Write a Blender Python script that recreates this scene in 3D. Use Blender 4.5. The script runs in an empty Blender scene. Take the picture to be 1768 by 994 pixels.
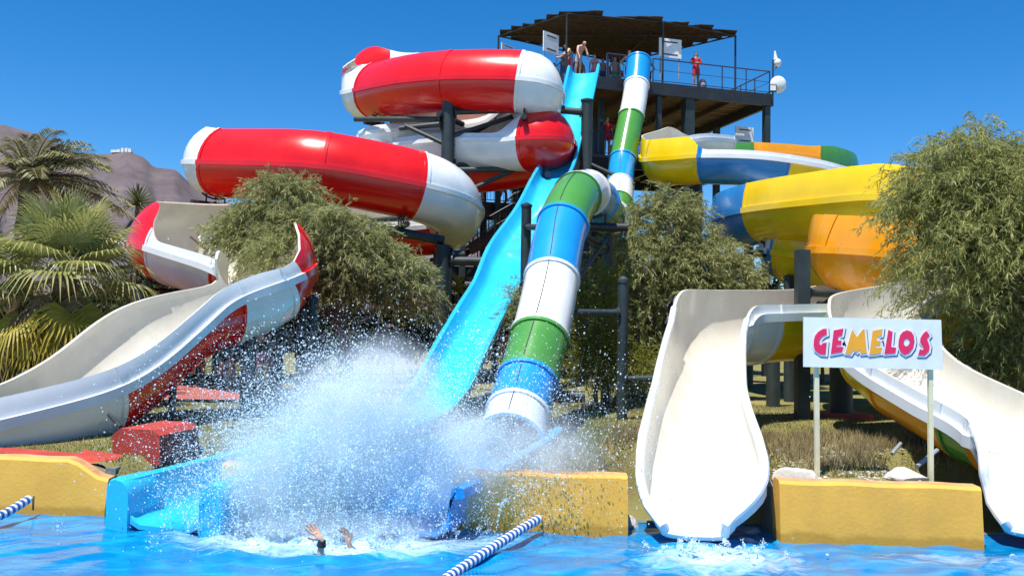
import bpy, bmesh, math, random
import numpy as np
from mathutils import Vector, Matrix

random.seed(7); rng = np.random.default_rng(7)
S = bpy.context.scene
COL = S.collection
R = math.radians

# ------------------------------------------------------------------ camera
FPX = 1600.0                                   # focal length in photo pixels (1768 wide)
cam_d = bpy.data.cameras.new('camera'); cam = bpy.data.objects.new('camera', cam_d); COL.objects.link(cam)
cam_d.sensor_width = 36.0; cam_d.lens = 36.0 * FPX / 1768.0
cam_d.clip_start = 0.1; cam_d.clip_end = 12000
CAM = Vector((0, 0, 1.56))
CM = Matrix.Rotation(R(90 + 2.97), 4, 'X') @ Matrix.Rotation(R(1.0), 4, 'Z')
cam.matrix_world = Matrix.Translation(CAM) @ CM
S.camera = cam

# ------------------------------------------------------------------ world, sun, exposure
SUN = Vector((-0.20, -0.27, 0.94)).normalized()  # direction towards the sun
w = bpy.data.worlds.new('World'); S.world = w; w.use_nodes = True
nt = w.node_tree; nt.nodes.clear()
sky = nt.nodes.new('ShaderNodeTexSky'); sky.sky_type = 'NISHITA'; sky.sun_disc = False
sky.sun_elevation = math.asin(SUN.z); sky.sun_rotation = math.atan2(SUN.x, SUN.y)
sky.altitude = 1800; sky.air_density = 1.0; sky.dust_density = 0.0; sky.ozone_density = 5.0
hsv = nt.nodes.new('ShaderNodeHueSaturation'); hsv.inputs['Saturation'].default_value = 1.33
bg = nt.nodes.new('ShaderNodeBackground'); bg.inputs['Strength'].default_value = 0.099
wo = nt.nodes.new('ShaderNodeOutputWorld')
nt.links.new(sky.outputs[0], hsv.inputs['Color']); nt.links.new(hsv.outputs[0], bg.inputs[0]); nt.links.new(bg.outputs[0], wo.inputs[0])
sl = bpy.data.lights.new('sun', 'SUN'); sl.energy = 4.6; sl.angle = R(0.53); sl.color = (1.0, 0.955, 0.88)
so = bpy.data.objects.new('sun', sl); COL.objects.link(so)
so.rotation_euler = (-SUN).to_track_quat('-Z', 'Y').to_euler()
S.view_settings.view_transform = 'Standard'; S.view_settings.look = 'None'
S.view_settings.exposure = 0.78; S.view_settings.gamma = 1.0; S.view_settings.use_curve_mapping = False
S.render.engine = 'CYCLES'
S.cycles.max_bounces = 8; S.cycles.diffuse_bounces = 4; S.cycles.glossy_bounces = 3
S.cycles.transmission_bounces = 4; S.cycles.transparent_max_bounces = 12; S.cycles.volume_bounces = 3
S.cycles.caustics_reflective = False; S.cycles.caustics_refractive = False
try:
    S.cycles.use_denoising = True
except Exception:
    pass

def ray(px, py):
    return (CM.to_3x3() @ Vector(((px - 884) / FPX, -(py - 497) / FPX, -1.0)))
def P(px, py, d):                               # point seen at photo pixel (px,py), d metres ahead
    r = ray(px, py); return CAM + r * (d / r.y)
def PZ(px, py, z):
    r = ray(px, py); return CAM + r * ((z - CAM.z) / r.z)

# ------------------------------------------------------------------ mesh helpers
ORG = {}
def V(*a): return Vector(a)
class MB:
    def __init__(s): s.v = []; s.f = []; s.m = []
    def add(s, vs, fs, m=0):
        o = len(s.v); s.v += [tuple(p) for p in vs]
        s.f += [tuple(i + o for i in f) for f in fs]; s.m += [m] * len(fs)
        return s
    def box(s, c, size, rot=None, m=0):
        hx, hy, hz = size[0] / 2, size[1] / 2, size[2] / 2
        vs = [Vector((x, y, z)) for x in (-hx, hx) for y in (-hy, hy) for z in (-hz, hz)]
        if rot is not None: vs = [rot @ q for q in vs]
        c = Vector(c)
        return s.add([q + c for q in vs], [(0,1,3,2),(4,6,7,5),(0,4,5,1),(2,3,7,6),(0,2,6,4),(1,5,7,3)], m)
    def beam(s, a, b, wd, ht, m=0, up=Vector((0,0,1))):
        a = Vector(a); b = Vector(b); t = (b - a); L = t.length; t.normalize()
        sd = t.cross(up)
        if sd.length < 1e-4: sd = Vector((1,0,0))
        sd.normalize(); u = sd.cross(t)
        rot = Matrix((t, sd, u)).transposed()
        return s.box((a + b) / 2, (L, wd, ht), rot, m)
    def cyl(s, a, b, r0, r1=None, n=10, caps=True, m=0):
        a = Vector(a); b = Vector(b); r1 = r0 if r1 is None else r1
        t = (b - a).normalized(); x = t.orthogonal().normalized(); y = t.cross(x)
        vs = []
        for c, r in ((a, r0), (b, r1)):
            for k in range(n):
                an = 2 * math.pi * k / n; vs.append(c + (x * math.cos(an) + y * math.sin(an)) * r)
        fs = [(k, (k + 1) % n, n + (k + 1) % n, n + k) for k in range(n)]
        if caps: fs += [tuple(reversed(range(n))), tuple(range(n, 2 * n))]
        return s.add(vs, fs, m)
    def path(s, pts, rad, n=8, m=0):             # swept tube through points, radius per point
        pts = [Vector(p) for p in pts]
        if not hasattr(rad, '__len__'): rad = [rad] * len(pts)
        vs = []; x = None
        for i, p in enumerate(pts):
            t = (pts[min(i + 1, len(pts) - 1)] - pts[max(i - 1, 0)]).normalized()
            x = t.orthogonal().normalized() if x is None else (x - t * x.dot(t)).normalized()
            y = t.cross(x)
            for k in range(n):
                an = 2 * math.pi * k / n; vs.append(p + (x * math.cos(an) + y * math.sin(an)) * rad[i])
        fs = []
        for i in range(len(pts) - 1):
            for k in range(n):
                fs.append((i*n + k, i*n + (k+1) % n, (i+1)*n + (k+1) % n, (i+1)*n + k))
        fs += [tuple(reversed(range(n))), tuple(range((len(pts)-1)*n, len(pts)*n))]
        return s.add(vs, fs, m)
    def sphere(s, c, r, seg=10, rings=6, sc=(1,1,1), m=0):
        c = Vector(c); vs = [c + Vector((0,0,r*sc[2]))]
        for i in range(1, rings):
            th = math.pi * i / rings
            for k in range(seg):
                ph = 2 * math.pi * k / seg
                vs.append(c + Vector((r*sc[0]*math.sin(th)*math.cos(ph), r*sc[1]*math.sin(th)*math.sin(ph), r*sc[2]*math.cos(th))))
        vs.append(c - Vector((0,0,r*sc[2]))); fs = []
        for k in range(seg):
            fs.append((0, 1 + k, 1 + (k+1) % seg))
            fs.append((len(vs)-1, 1 + (rings-2)*seg + (k+1) % seg, 1 + (rings-2)*seg + k))
        for i in range(rings - 2):
            for k in range(seg):
                fs.append((1+i*seg+k, 1+(i+1)*seg+k, 1+(i+1)*seg+(k+1) % seg, 1+i*seg+(k+1) % seg))
        return s.add(vs, fs, m)
    def mesh(s, name, mats, org=Vector((0,0,0)), smooth=35):
        me = bpy.data.meshes.new(name)
        me.from_pydata([(x - org.x, y - org.y, z - org.z) for x, y, z in s.v], [], s.f)
        mats = mats if isinstance(mats, (list, tuple)) else [mats]
        for m in mats: me.materials.append(m)
        if len(mats) > 1: me.polygons.foreach_set('material_index', s.m)
        if smooth:
            me.shade_smooth(); me.set_sharp_from_angle(angle=R(smooth))
        me.update(); return me
    def build(s, name, mats, parent=None, org=None, smooth=35):
        if parent is not None: org = ORG[parent.name]
        if org is None: org = Vector((0,0,0))
        o = bpy.data.objects.new(name, s.mesh(name, mats, org, smooth)); COL.objects.link(o)
        if parent is not None: o.parent = parent
        else: o.location = org
        ORG[o.name] = org
        return o
def inst(me, name, loc, parent=None, rot=(0,0,0), scale=(1,1,1)):
    o = bpy.data.objects.new(name, me); COL.objects.link(o)
    loc = Vector(loc)
    if parent is not None: o.parent = parent; o.location = loc - ORG[parent.name]
    else: o.location = loc
    o.rotation_euler = rot; o.scale = scale; ORG[o.name] = loc
    return o
def tag(o, label, cat, group=None, kind=None):
    o['label'] = label; o['category'] = cat
    if group: o['group'] = group
    if kind: o['kind'] = kind
    return o
def thing(name, label, cat, loc, group=None):
    o = bpy.data.objects.new(name, None); COL.objects.link(o); o.empty_display_size = 0.2
    o.location = loc; ORG[o.name] = Vector(loc)
    return tag(o, label, cat, group)

# ------------------------------------------------------------------ materials
def mat(name, col, rough=0.5, var=0.08, scale=6.0, bump=0.0, bscale=40.0, metal=0.0, coat=0.0, spec=0.5, dirt=None, dirt_amt=0.0, dirt_scale=2.0, col2=None, transl=0.0):
    m = bpy.data.materials.new(name); m.use_nodes = True
    n = m.node_tree; b = n.nodes['Principled BSDF']; L = n.links
    tc = n.nodes.new('ShaderNodeTexCoord'); geo = n.nodes.new('ShaderNodeNewGeometry')
    no = n.nodes.new('ShaderNodeTexNoise'); no.inputs['Scale'].default_value = scale; no.inputs['Detail'].default_value = 5
    L.new(geo.outputs['Position'], no.inputs['Vector'])
    mx = n.nodes.new('ShaderNodeMix'); mx.data_type = 'RGBA'
    c2 = col2 if col2 else tuple(min(1, c * (1 + var)) for c in col)
    c1 = col if col2 else tuple(c * (1 - var) for c in col)
    mx.inputs['A'].default_value = (*c1, 1); mx.inputs['B'].default_value = (*c2, 1)
    mr = n.nodes.new('ShaderNodeMapRange'); mr.inputs[1].default_value = 0.3; mr.inputs[2].default_value = 0.7
    L.new(no.outputs['Fac'], mr.inputs[0]); L.new(mr.outputs[0], mx.inputs['Factor'])
    out = mx.outputs['Result']
    if dirt:
        nd = n.nodes.new('ShaderNodeTexNoise'); nd.inputs['Scale'].default_value = dirt_scale; nd.inputs['Detail'].default_value = 8; nd.inputs['Roughness'].default_value = 0.7
        mp = n.nodes.new('ShaderNodeMapping'); mp.inputs['Scale'].default_value = (1, 1, 0.35)
        L.new(geo.outputs['Position'], mp.inputs[0]); L.new(mp.outputs[0], nd.inputs['Vector'])
        md = n.nodes.new('ShaderNodeMapRange'); md.inputs[1].default_value = 0.48; md.inputs[2].default_value = 0.78; md.inputs[4].default_value = dirt_amt
        L.new(nd.outputs['Fac'], md.inputs[0])
        m2 = n.nodes.new('ShaderNodeMix'); m2.data_type = 'RGBA'; m2.inputs['B'].default_value = (*dirt, 1)
        L.new(md.outputs[0], m2.inputs['Factor']); L.new(out, m2.inputs['A']); out = m2.outputs['Result']
    L.new(out, b.inputs['Base Color'])
    rr = n.nodes.new('ShaderNodeMapRange'); rr.inputs[3].default_value = max(0.02, rough - 0.07); rr.inputs[4].default_value = min(1, rough + 0.09)
    L.new(no.outputs['Fac'], rr.inputs[0]); L.new(rr.outputs[0], b.inputs['Roughness'])
    b.inputs['Metallic'].default_value = metal; b.inputs['Coat Weight'].default_value = coat; b.inputs['Specular IOR Level'].default_value = spec
    if bump:
        bn = n.nodes.new('ShaderNodeTexNoise'); bn.inputs['Scale'].default_value = bscale; bn.inputs['Detail'].default_value = 6
        L.new(geo.outputs['Position'], bn.inputs['Vector'])
        bu = n.nodes.new('ShaderNodeBump'); bu.inputs['Strength'].default_value = bump; bu.inputs['Distance'].default_value = 0.03
        L.new(bn.outputs['Fac'], bu.inputs['Height']); L.new(bu.outputs[0], b.inputs['Normal'])
    if transl:
        tr = n.nodes.new('ShaderNodeBsdfTranslucent'); L.new(out, tr.inputs['Color'])
        ms = n.nodes.new('ShaderNodeMixShader'); ms.inputs[0].default_value = transl
        L.new(b.outputs[0], ms.inputs[1]); L.new(tr.outputs[0], ms.inputs[2]); L.new(ms.outputs[0], n.nodes['Material Output'].inputs[0])
    return m
DIRT = (0.16, 0.13, 0.10)
def gel(name, col, amt=0.22): return mat(name, col, rough=0.24, var=0.07, scale=1.3, spec=0.5, coat=0.25, dirt=tuple(c*0.55 for c in col), dirt_amt=amt*2, dirt_scale=1.2, bump=0.04, bscale=5)
M = {}
M['white_in'] = gel('gelcoat cream white', (0.655, 0.625, 0.54), 0.22)
M['white'] = gel('gelcoat white', (0.71, 0.74, 0.75), 0.12)
M['red'] = gel('gelcoat red', (0.72, 0.008, 0.006), 0.16)
M['yellow'] = gel('gelcoat yellow', (0.83, 0.56, 0.004), 0.12)
M['orange'] = gel('gelcoat orange', (0.85, 0.34, 0.008), 0.14)
M['green'] = gel('gelcoat green', (0.07, 0.26, 0.045), 0.18)
M['blue'] = gel('gelcoat blue', (0.015, 0.20, 0.52), 0.14)
M['tubeblue'] = gel('gelcoat azure', (0.012, 0.27, 0.68), 0.12)
M['cyan'] = gel('gelcoat cyan', (0.025, 0.45, 0.71), 0.12)
M['steel'] = mat('dark green painted steel', (0.020, 0.034, 0.037), 0.5, var=0.25, scale=4, dirt=(0.10,0.08,0.06), dirt_amt=0.35)
M['steel2'] = mat('black painted steel', (0.018, 0.020, 0.023), 0.45, var=0.25, scale=4, dirt=(0.09,0.08,0.07), dirt_amt=0.3)
M['seam'] = mat('seam sealant dark', (0.02, 0.03, 0.03), 0.7)
M['galv'] = mat('galvanised grey', (0.33, 0.34, 0.35), 0.45, metal=0.3, var=0.15)
M['rail'] = mat('blue grey rail paint', (0.03, 0.05, 0.10), 0.4)
M['wood'] = mat('brown deck board', (0.16, 0.085, 0.035), 0.7, var=0.35, scale=9, bump=0.2)
M['woodd'] = mat('weathered beam', (0.09, 0.05, 0.028), 0.75, var=0.35, scale=5, bump=0.2)
M['board'] = mat('white sign board', (0.80, 0.81, 0.82), 0.45, var=0.03, dirt=(0.35,0.33,0.30), dirt_amt=0.25, dirt_scale=3)
M['ink'] = mat('dark print', (0.04, 0.045, 0.06), 0.6)

# ------------------------------------------------------------------ path tools
def catmull(pts, n_per=14):
    """pts: array (n,k) -> dense samples and parameter u (control index)."""
    A = np.asarray(pts, float); n = len(A); out = []; us = []
    E = np.vstack([2*A[0]-A[1], A, 2*A[-1]-A[-2]])
    for i in range(n - 1):
        p0, p1, p2, p3 = E[i], E[i+1], E[i+2], E[i+3]
        for t in np.linspace(0, 1, n_per, endpoint=False):
            out.append(0.5*((2*p1) + (-p0+p2)*t + (2*p0-5*p1+4*p2-p3)*t*t + (-p0+3*p1-3*p2+p3)*t**3)); us.append(i+t)
    out.append(A[-1]); us.append(n-1)
    return np.array(out), np.array(us)
def resample(P3, U, step):
    seg = np.linalg.norm(np.diff(P3, axis=0), axis=1); s = np.concatenate([[0], np.cumsum(seg)])
    n = max(2, int(s[-1] / step)); q = np.linspace(0, s[-1], n + 1)
    return np.stack([np.interp(q, s, P3[:, k]) for k in range(3)], 1), np.interp(q, s, U), q
def smooth(A, it):
    A = A.copy()
    for _ in range(it): A[1:-1] = 0.25*A[:-2] + 0.5*A[1:-1] + 0.25*A[2:]
    return A
# ------------------------------------------------------------------ open flumes
def profile(wd, D, hL, hR, cut, phimax, NE=6, NH=14):
    """(u,v) polyline from the left top edge over the floor to the right top edge."""
    pts = []
    def ext(h):
        ph = max(0.02, phimax * min(1, h / 1.0)); r = h / math.sin(ph)
        return [(r * (1 - math.cos(ph * k / NE)), r * math.sin(ph * k / NE)) for k in range(NE + 1)]
    for du, v in reversed(ext(hL)[1:]): pts.append((-(wd - du), v))
    for k in range(NH + 1):
        a = math.pi * k / NH
        # super-ellipse: flat-ish floor
        cu, sv = math.cos(a), math.sin(a)
        u = -math.copysign(abs(cu) ** 0.93, cu) * wd; v = -abs(sv) ** 0.93 * D
        pts.append((u, v))
    for du, v in ext(hR)[1:]: pts.append((wd - du, v))
    if cut > 0:                                   # cut the walls down towards the floor
        lim = -D * cut
        pts = [(u if v <= lim else u * (0.55 + 0.45 * (1 - min(1, (v - lim) / (D + 0.3)))), min(v, lim + 0.06 * max(0, v - lim))) for u, v in pts]
    return pts
def offset2d(pts, t):
    A = np.array(pts); T = np.gradient(A, axis=0); T /= np.maximum(np.linalg.norm(T, axis=1), 1e-9)[:, None]
    N = np.stack([T[:, 1], -T[:, 0]], 1)          # to the outside of the channel
    return A + N * t

def flume(name, label, ctrl, wd, D, sections, phimax=R(62), low=0.32, flange=0.07, step=0.22, thick=0.05, low_ext=None, cat='water slide', sm=6, roll=None):
    n = len(ctrl); raw = []
    for c in ctrl:
        kind, val = c[2]
        raw.append(P(c[0], c[1], val) if kind == 'd' else PZ(c[0], c[1], val))
    raw = np.array([tuple(p) for p in raw]); cen = raw.copy()
    for i, c in enumerate(ctrl):
        t = raw[min(i+1, n-1)] - raw[max(i-1, 0)]; t[2] = 0; t /= max(np.linalg.norm(t), 1e-6)
        left = np.array([-t[1], t[0], 0]); ww = c[6] if len(c) > 6 else wd
        if c[3] == 'R': cen[i] += left * ww
        elif c[3] == 'L': cen[i] -= left * ww
    dense, U = catmull(cen); pts, u, q = resample(dense, U, step); pts = smooth(pts, sm)
    ci = np.arange(n)
    g = lambda k, d: np.interp(u, ci, [c[k] if len(c) > k else d for c in ctrl])
    HL = smooth(g(4, 0.2), 2); HR = smooth(g(5, 0.2), 2); WW = g(6, wd); DD = g(7, D); CUT = g(8, 0.0)
    T = np.gradient(pts, axis=0); T /= np.linalg.norm(T, axis=1)[:, None]
    Sd = np.stack([T[:, 1], -T[:, 0], 0*T[:, 0]], 1); Sd /= np.linalg.norm(Sd, axis=1)[:, None]
    Sd = smooth(Sd, 3); Sd /= np.linalg.norm(Sd, axis=1)[:, None]
    Up = np.cross(Sd, T)
    N = len(pts); I = []; O = []; O2 = []
    for i in range(N):
        pr = profile(WW[i], DD[i], HL[i], HR[i], CUT[i], phimax)
        po = offset2d(pr, thick); po2 = offset2d(pr, thick + 0.026)
        tr = lambda a: pts[i] + np.asarray(a)[:, :1] * Sd[i] + np.asarray(a)[:, 1:2] * Up[i]
        I.append(tr(np.array(pr))); O.append(tr(po)); O2.append(tr(po2))
    I = np.array(I); O = np.array(O); O2 = np.array(O2); K = I.shape[1]; NE, NH = 6, 14
    root = thing(name, label, cat, (pts[-1][0], pts[-1][1], 0))
    # section index ranges
    bounds = [int(np.argmin(abs(u - s[0]))) for s in sections] + [N - 1]
    for si, s in enumerate(sections):
        a, b = bounds[si], bounds[si + 1]
        if b - a < 1: continue
        mb = MB(); idx = list(range(a, b + 1)); L = len(idx)
        vs = [p for i in idx for p in I[i]] + [p for i in idx for p in O[i]]
        mb.v = [tuple(p) for p in vs]
        vi = lambda r, k: r * K + k
        vo = lambda r, k: L * K + r * K + k
        for r in range(L - 1):
            i = idx[r]
            for k in range(K - 1):
                mb.f.append((vi(r,k), vi(r+1,k), vi(r+1,k+1), vi(r,k+1))); mb.m.append(0)
                isL = k < NE; isR = k >= NE + NH
                mm = 1
                if isL and HL[i] < low: mm = 2
                if isR and HR[i] < low: mm = 2
                mb.f.append((vo(r,k+1), vo(r+1,k+1), vo(r+1,k), vo(r,k))); mb.m.append(mm)
            mb.f.append((vo(r,0), vo(r+1,0), vi(r+1,0), vi(r,0))); mb.m.append(0)
            mb.f.append((vi(r,K-1), vi(r+1,K-1), vo(r+1,K-1), vo(r,K-1))); mb.m.append(0)
        for k in range(K - 1):
            mb.f.append((vi(0,k), vi(0,k+1), vo(0,k+1), vo(0,k))); mb.m.append(0)
            mb.f.append((vo(L-1,k), vo(L-1,k+1), vi(L-1,k+1), vi(L-1,k))); mb.m.append(0)
        # raised joint ribs at both ends of the section
        for (r0, r1) in ((0, 1), (L - 1, L - 2)):
            f = min(0.5, 0.08 / step); i0, i1 = idx[r0], idx[r1]
            A0 = O2[i0]; A1 = O2[i0] * (1 - f) + O2[i1] * f; B1 = O[i0] * (1 - f) + O[i1] * f
            base = len(mb.v); mb.v += [tuple(p) for p in A0] + [tuple(p) for p in A1] + [tuple(p) for p in B1] + [tuple(p) for p in O[i0]]
            for k in range(K - 1):
                q4 = [(base+k, base+k+1, base+K+k+1, base+K+k), (base+K+k, base+K+k+1, base+2*K+k+1, base+2*K+k), (base+3*K+k, base+3*K+k+1, base+k+1, base+k)]
                for ff in q4:
                    mb.f.append(ff if r0 == 0 else tuple(reversed(ff)))
                    mb.m.append(2 if ((k < NE and HL[i0] < low) or (k >= NE+NH and HR[i0] < low)) else 1)
        # flange ledge along the rim on both sides
        if flange:
            for side, kk in ((-1, NE), (1, NE + NH)):
                base = len(mb.v); h = HL if side < 0 else HR
                for i in idx:
                    if CUT[i] > 0.02: fl = 0.004
                    else: fl = max(.004, flange*min(1, max(0, (DD[i]-.15)/.35)))
                    c0 = O[i][kk]; sd = Sd[i] * side; up = Up[i]
                    if roll and u[i] > roll[0]: fl = .003
                    lo, hi = (-0.10*min(1, DD[i]/.5), 0.05*min(1, DD[i]/.5))
                    for e, z in ((-0.02, lo), (fl, lo), (fl, hi), (-0.02, hi)): mb.v.append(tuple(c0 + sd * e + up * z))
                for r in range(L - 1):
                    for k in range(3):
                        ff = (base+r*4+k, base+r*4+k+1, base+(r+1)*4+k+1, base+(r+1)*4+k)
                        mb.f.append(ff if side < 0 else tuple(reversed(ff))); mb.m.append(2 if h[idx[r]] < low else 1)
                mb.f.append((base, base+1, base+2, base+3)); mb.m.append(1)
                e = base + (L-1)*4; mb.f.append((e+3, e+2, e+1, e)); mb.m.append(1)
        mb.build('section', [M[s[2]] if len(s) > 2 else M['white_in'], M[s[1]], M['white']], root, smooth=38)
    if roll:
        ids = [i for i in range(N) if u[i] >= roll[0]]
        mid_ = lambda i, k: tuple((I[i][k]+O[i][k])/2)
        MB().path([mid_(i, 0) for i in ids] + [mid_(N-1, k) for k in range(NE+1, NE+NH)] + [mid_(i, K-1) for i in reversed(ids)], roll[1], 10).build('rolled_rim', M['white'], root)
    return root, pts, Sd, u, DD

z = lambda v: ('z', v)
d = lambda v: ('d', v)
lo_, hi_ = 0.22, 1.15
RC = [(905,126,z(12.7)), (790,126,z(12.65)), (700,124,z(12.6)), (645,134,z(12.4)), (590,163,z(11.4)), (612,156,z(11.1)),
 (680,142,z(10.9)), (760,134.5,z(10.75)), (850,133.5,z(10.6)), (925,137,z(10.48)), (966,147,z(10.38)), (973,163,z(10.28)),
 (955,192,z(10.05)), (900,222,z(9.8)), (820,235,z(9.6)), (720,240,z(9.4)), (650,243,z(9.25)), (622,246,z(9.1)), (635,246,z(8.95)),
 (680,249,z(8.8)), (745,242,z(8.7)), (865,241,z(8.55)), (892,238,z(8.5)), (945,237,z(8.5)), (981,240,z(8.52)), (992,250,z(8.6)),
 (985,265,z(8.52)), (935,283,z(8.35)), (740,302,z(7.8)), (540,305,z(7.4)), (400,295,z(7.25)), (325,281,z(7.1)), (311,279,z(7.0)),
 (330,279.5,z(6.9)), (400,280,z(6.8)), (522,284,z(6.6)), (640,301,z(6.4)), (730,318,z(6.2)), (800,338,z(6.0)), (832,362,z(5.8)),
 (815,385,z(5.6)), (750,397,z(5.4)), (650,402,z(5.15)), (520,408,z(4.8)), (380,420,z(4.35)), (280,420,d(27.5)), (222,419,d(26)),
 (228,421,d(25)), (265,430,d(24.3)), (340,453,d(22.5)), (402,474,d(20.9))]
RH = {}
for i in range(len(RC)): RH[i] = (lo_, hi_)
for i in (0, 1, 2, 19, 20, 21, 48, 49, 50): RH[i] = (lo_, lo_)
RH[17] = (lo_, .9); RH[18] = (lo_, .3); RH[49] = (lo_, lo_); RH[50] = (.75, lo_); RH[3] = (1.1, hi_); RH[4] = (.35, hi_)
red_ctrl = [(a, b, c, 'R', *RH[i]) for i, (a, b, c) in enumerate(RC)]
red_ctrl += [(528,456,d(19.3),'L',.85,.22), (537,462,d(18.5),'L',.35,.22), (525,480,d(17.8),'L',.22,.25), (480,495,d(17.4),'L',.30,.14),
 (440,506,d(17.1),'L',.30,.14), (385,531,d(16.5),'L',.30,.14), (330,580,d(15.5),'L',.30,.14), (280,626,d(14.7),'L',.30,.14), (225,661,d(14.0),'L',.30,.14),
 (150,690,d(13.2),'L',.30,.14), (0,729,d(12.2),'L',.30,.14), (-150,762,d(11.4),'L',.30,.14), (-260,790,d(10.9),'L',.30,.14,.95,.8,.4)]
SPIRAL = flume('spiral_water_slide', 'red and white spiral open water slide winding down on the left', red_ctrl, 0.92, 0.95,
 [(0,'white'), (1.7,'red'), (3.9,'white'), (5.0,'red'), (6.9,'red'), (8.55,'white'), (11.5,'white'), (13.5,'white'), (15.5,'white'), (18.5,'white'), (20.3,'white'), (21.9,'red'), (25.5,'red'),
  (28,'white'), (30,'white'), (33.3,'red'), (35.2,'red'), (37.0,'white'), (40.3,'red'), (42.5,'red'), (44.3,'white'), (45.5,'red'), (47.8,'white'), (49.3,'red'), (51.0,'red'), (53.1,'white'), (55.3,'red'), (59.3,'white'), (62,'red')])

lo2, hi2 = 0.2, 0.72
def twin(L, hs, default=hi2):
    out = []
    for i, c in enumerate(L):
        h = hs.get(i, default); out.append((c[0], c[1], c[2], 'R', lo2, h) + tuple(c[3:]))
    return out
GA = [(1208,252,d(38.8)), (1182,249,d(37.9)), (1157,250,d(37.0)), (1116,262,d(36.3)), (1108,273,d(35.3)), (1120,275,d(34.2)), (1165,272,d(33.2)), (1193,269,d(32.7)),
 (1212,268,d(32.5)), (1300,270,d(32)), (1400,283,d(32.3)), (1460,298,d(33)), (1500,312,d(34)), (1480,328,z(7.1)), (1400,345,z(6.7)), (1310,360,z(6.2)),
 (1245,374,z(5.7)), (1229,379,z(5.4)), (1240,373,z(5.25)), (1292,361,z(5.1)), (1400,348,z(4.95)), (1512,338,z(4.85)), (1600,348,z(4.7)), (1645,368,z(4.5)),
 (1600,392,z(4.35)), (1500,412,z(4.15)), (1430,424,z(3.95)), (1399,430,z(3.75)), (1402,427,z(3.6)), (1450,431,z(3.45)), (1566,443,z(3.3)), (1640,458,z(3.15)),
 (1680,478,z(3.0)), (1640,500,d(21)), (1520,528,d(21)), (1370,541,d(19.5)), (1230,546,d(17.8),.70), (1176,549,d(16.8),.64), (1160,585,d(15.2),.56), (1134,680,d(12.9),.57,.55),
 (1113,765,d(11.2),.65,.55), (1109,800,d(10.65),.66,.55), (1112,835,d(10.25),.64,.46), (1122,866,d(10.0),.58,.33), (1140,895,d(9.82),.48,.19), (1172,922,d(9.66),.30,.05)]
ga = twin(GA, {0:.3, 1:.4, 8:lo2, 9:lo2, 10:lo2, 11:lo2, 12:.5, 35:.5, 36:.5, 37:.5, 38:.25, 39:.12, 40:.12, 41:.12, 42:.1, 43:.08, 44:.05, 45:.04})
ga = [c[:4] + ((.12,) if i > 37 else (lo2,)) + c[5:] for i, c in enumerate(ga)]
TWA = flume('twin_water_slide', 'yellow and blue twin slide ending in the wide white chute left of the sign', ga, 0.8, 0.85,
 [(0,'white'), (2.3,'yellow'), (4.8,'yellow'), (7.8,'blue'), (9.6,'yellow'), (12,'green'), (14.5,'orange'), (16,'blue'), (18.9,'yellow'), (20.9,'yellow'), (23,'blue'), (25,'yellow'), (26.6,'orange'), (28.6,'orange'), (31,'orange'),
  (33,'yellow'), (34.5,'yellow'), (35.9,'white'), (37.3,'white'), (39.5,'white')], phimax=R(24), sm=5, roll=(37.6,.055), step=.13)
GB = [(1195,266,d(39.6)), (1300,264,d(39.3)), (1395,270,d(39.8)), (1440,280,d(40.3)), (1476,291,d(41.5)), (1470,306,d(43.2)), (1420,316,d(43)), (1360,335,d(41)), (1338,352,d(38)),
 (1350,366,d(35)), (1430,372,d(32)), (1540,380,d(30)), (1620,398,d(28.5)), (1630,418,d(28.8)), (1540,430,d(29)), (1400,432,d(28.3)), (1330,430,d(27)), (1312,428,d(25.8)),
 (1335,432,d(24.6)), (1400,442,d(23.6)), (1560,468,d(22.8)), (1700,490,d(22.5)), (1760,503,d(21)), (1735,512,d(19.2)), (1640,520,d(18.2)), (1520,530,d(17.8)), (1452,542,d(17.3)),
 (1432,553,d(16.4),.72), (1442,590,d(15.2),.72,.7), (1490,643,d(14),.72,.6), (1590,703,d(12.5),.74,.6), (1678,752,d(11.5),.68,.55), (1698,788,d(10.75),.68,.55), (1707,830,d(10.25),.66,.46), (1720,866,d(10.0),.6,.33), (1742,897,d(9.82),.5,.19), (1778,922,d(9.66),.32,.05)]
gb = twin(GB, {0:.3, 1:.45, 2:.45, 7:.3, 8:.2, 9:.2, 10:.2, 11:.2, 16:.3, 17:.3, 18:.3, 25:.4, 26:.4, 27:.35, 28:lo2, 29:lo2, 30:lo2, 31:lo2, 32:.12, 33:.1, 34:.08, 35:.05, 36:.04})
TWB = flume('twin_water_slide', 'multicoloured twin slide ending right of the sign at the picture edge', gb, 0.8, 0.85,
 [(0,'green'), (1.0,'orange'), (2.4,'green'), (5,'blue'), (7,'yellow'), (9,'green'), (11,'yellow'), (13,'blue'), (15,'blue'), (18.2,'yellow'), (20,'green'), (22,'orange'), (24,'yellow'), (26,'green'), (28.4,'yellow'), (29.2,'orange'), (30.3,'green'), (31.0,'orange'), (32.2,'white')], phimax=R(24), sm=5, roll=(31.2,.055), step=.13)

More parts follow.
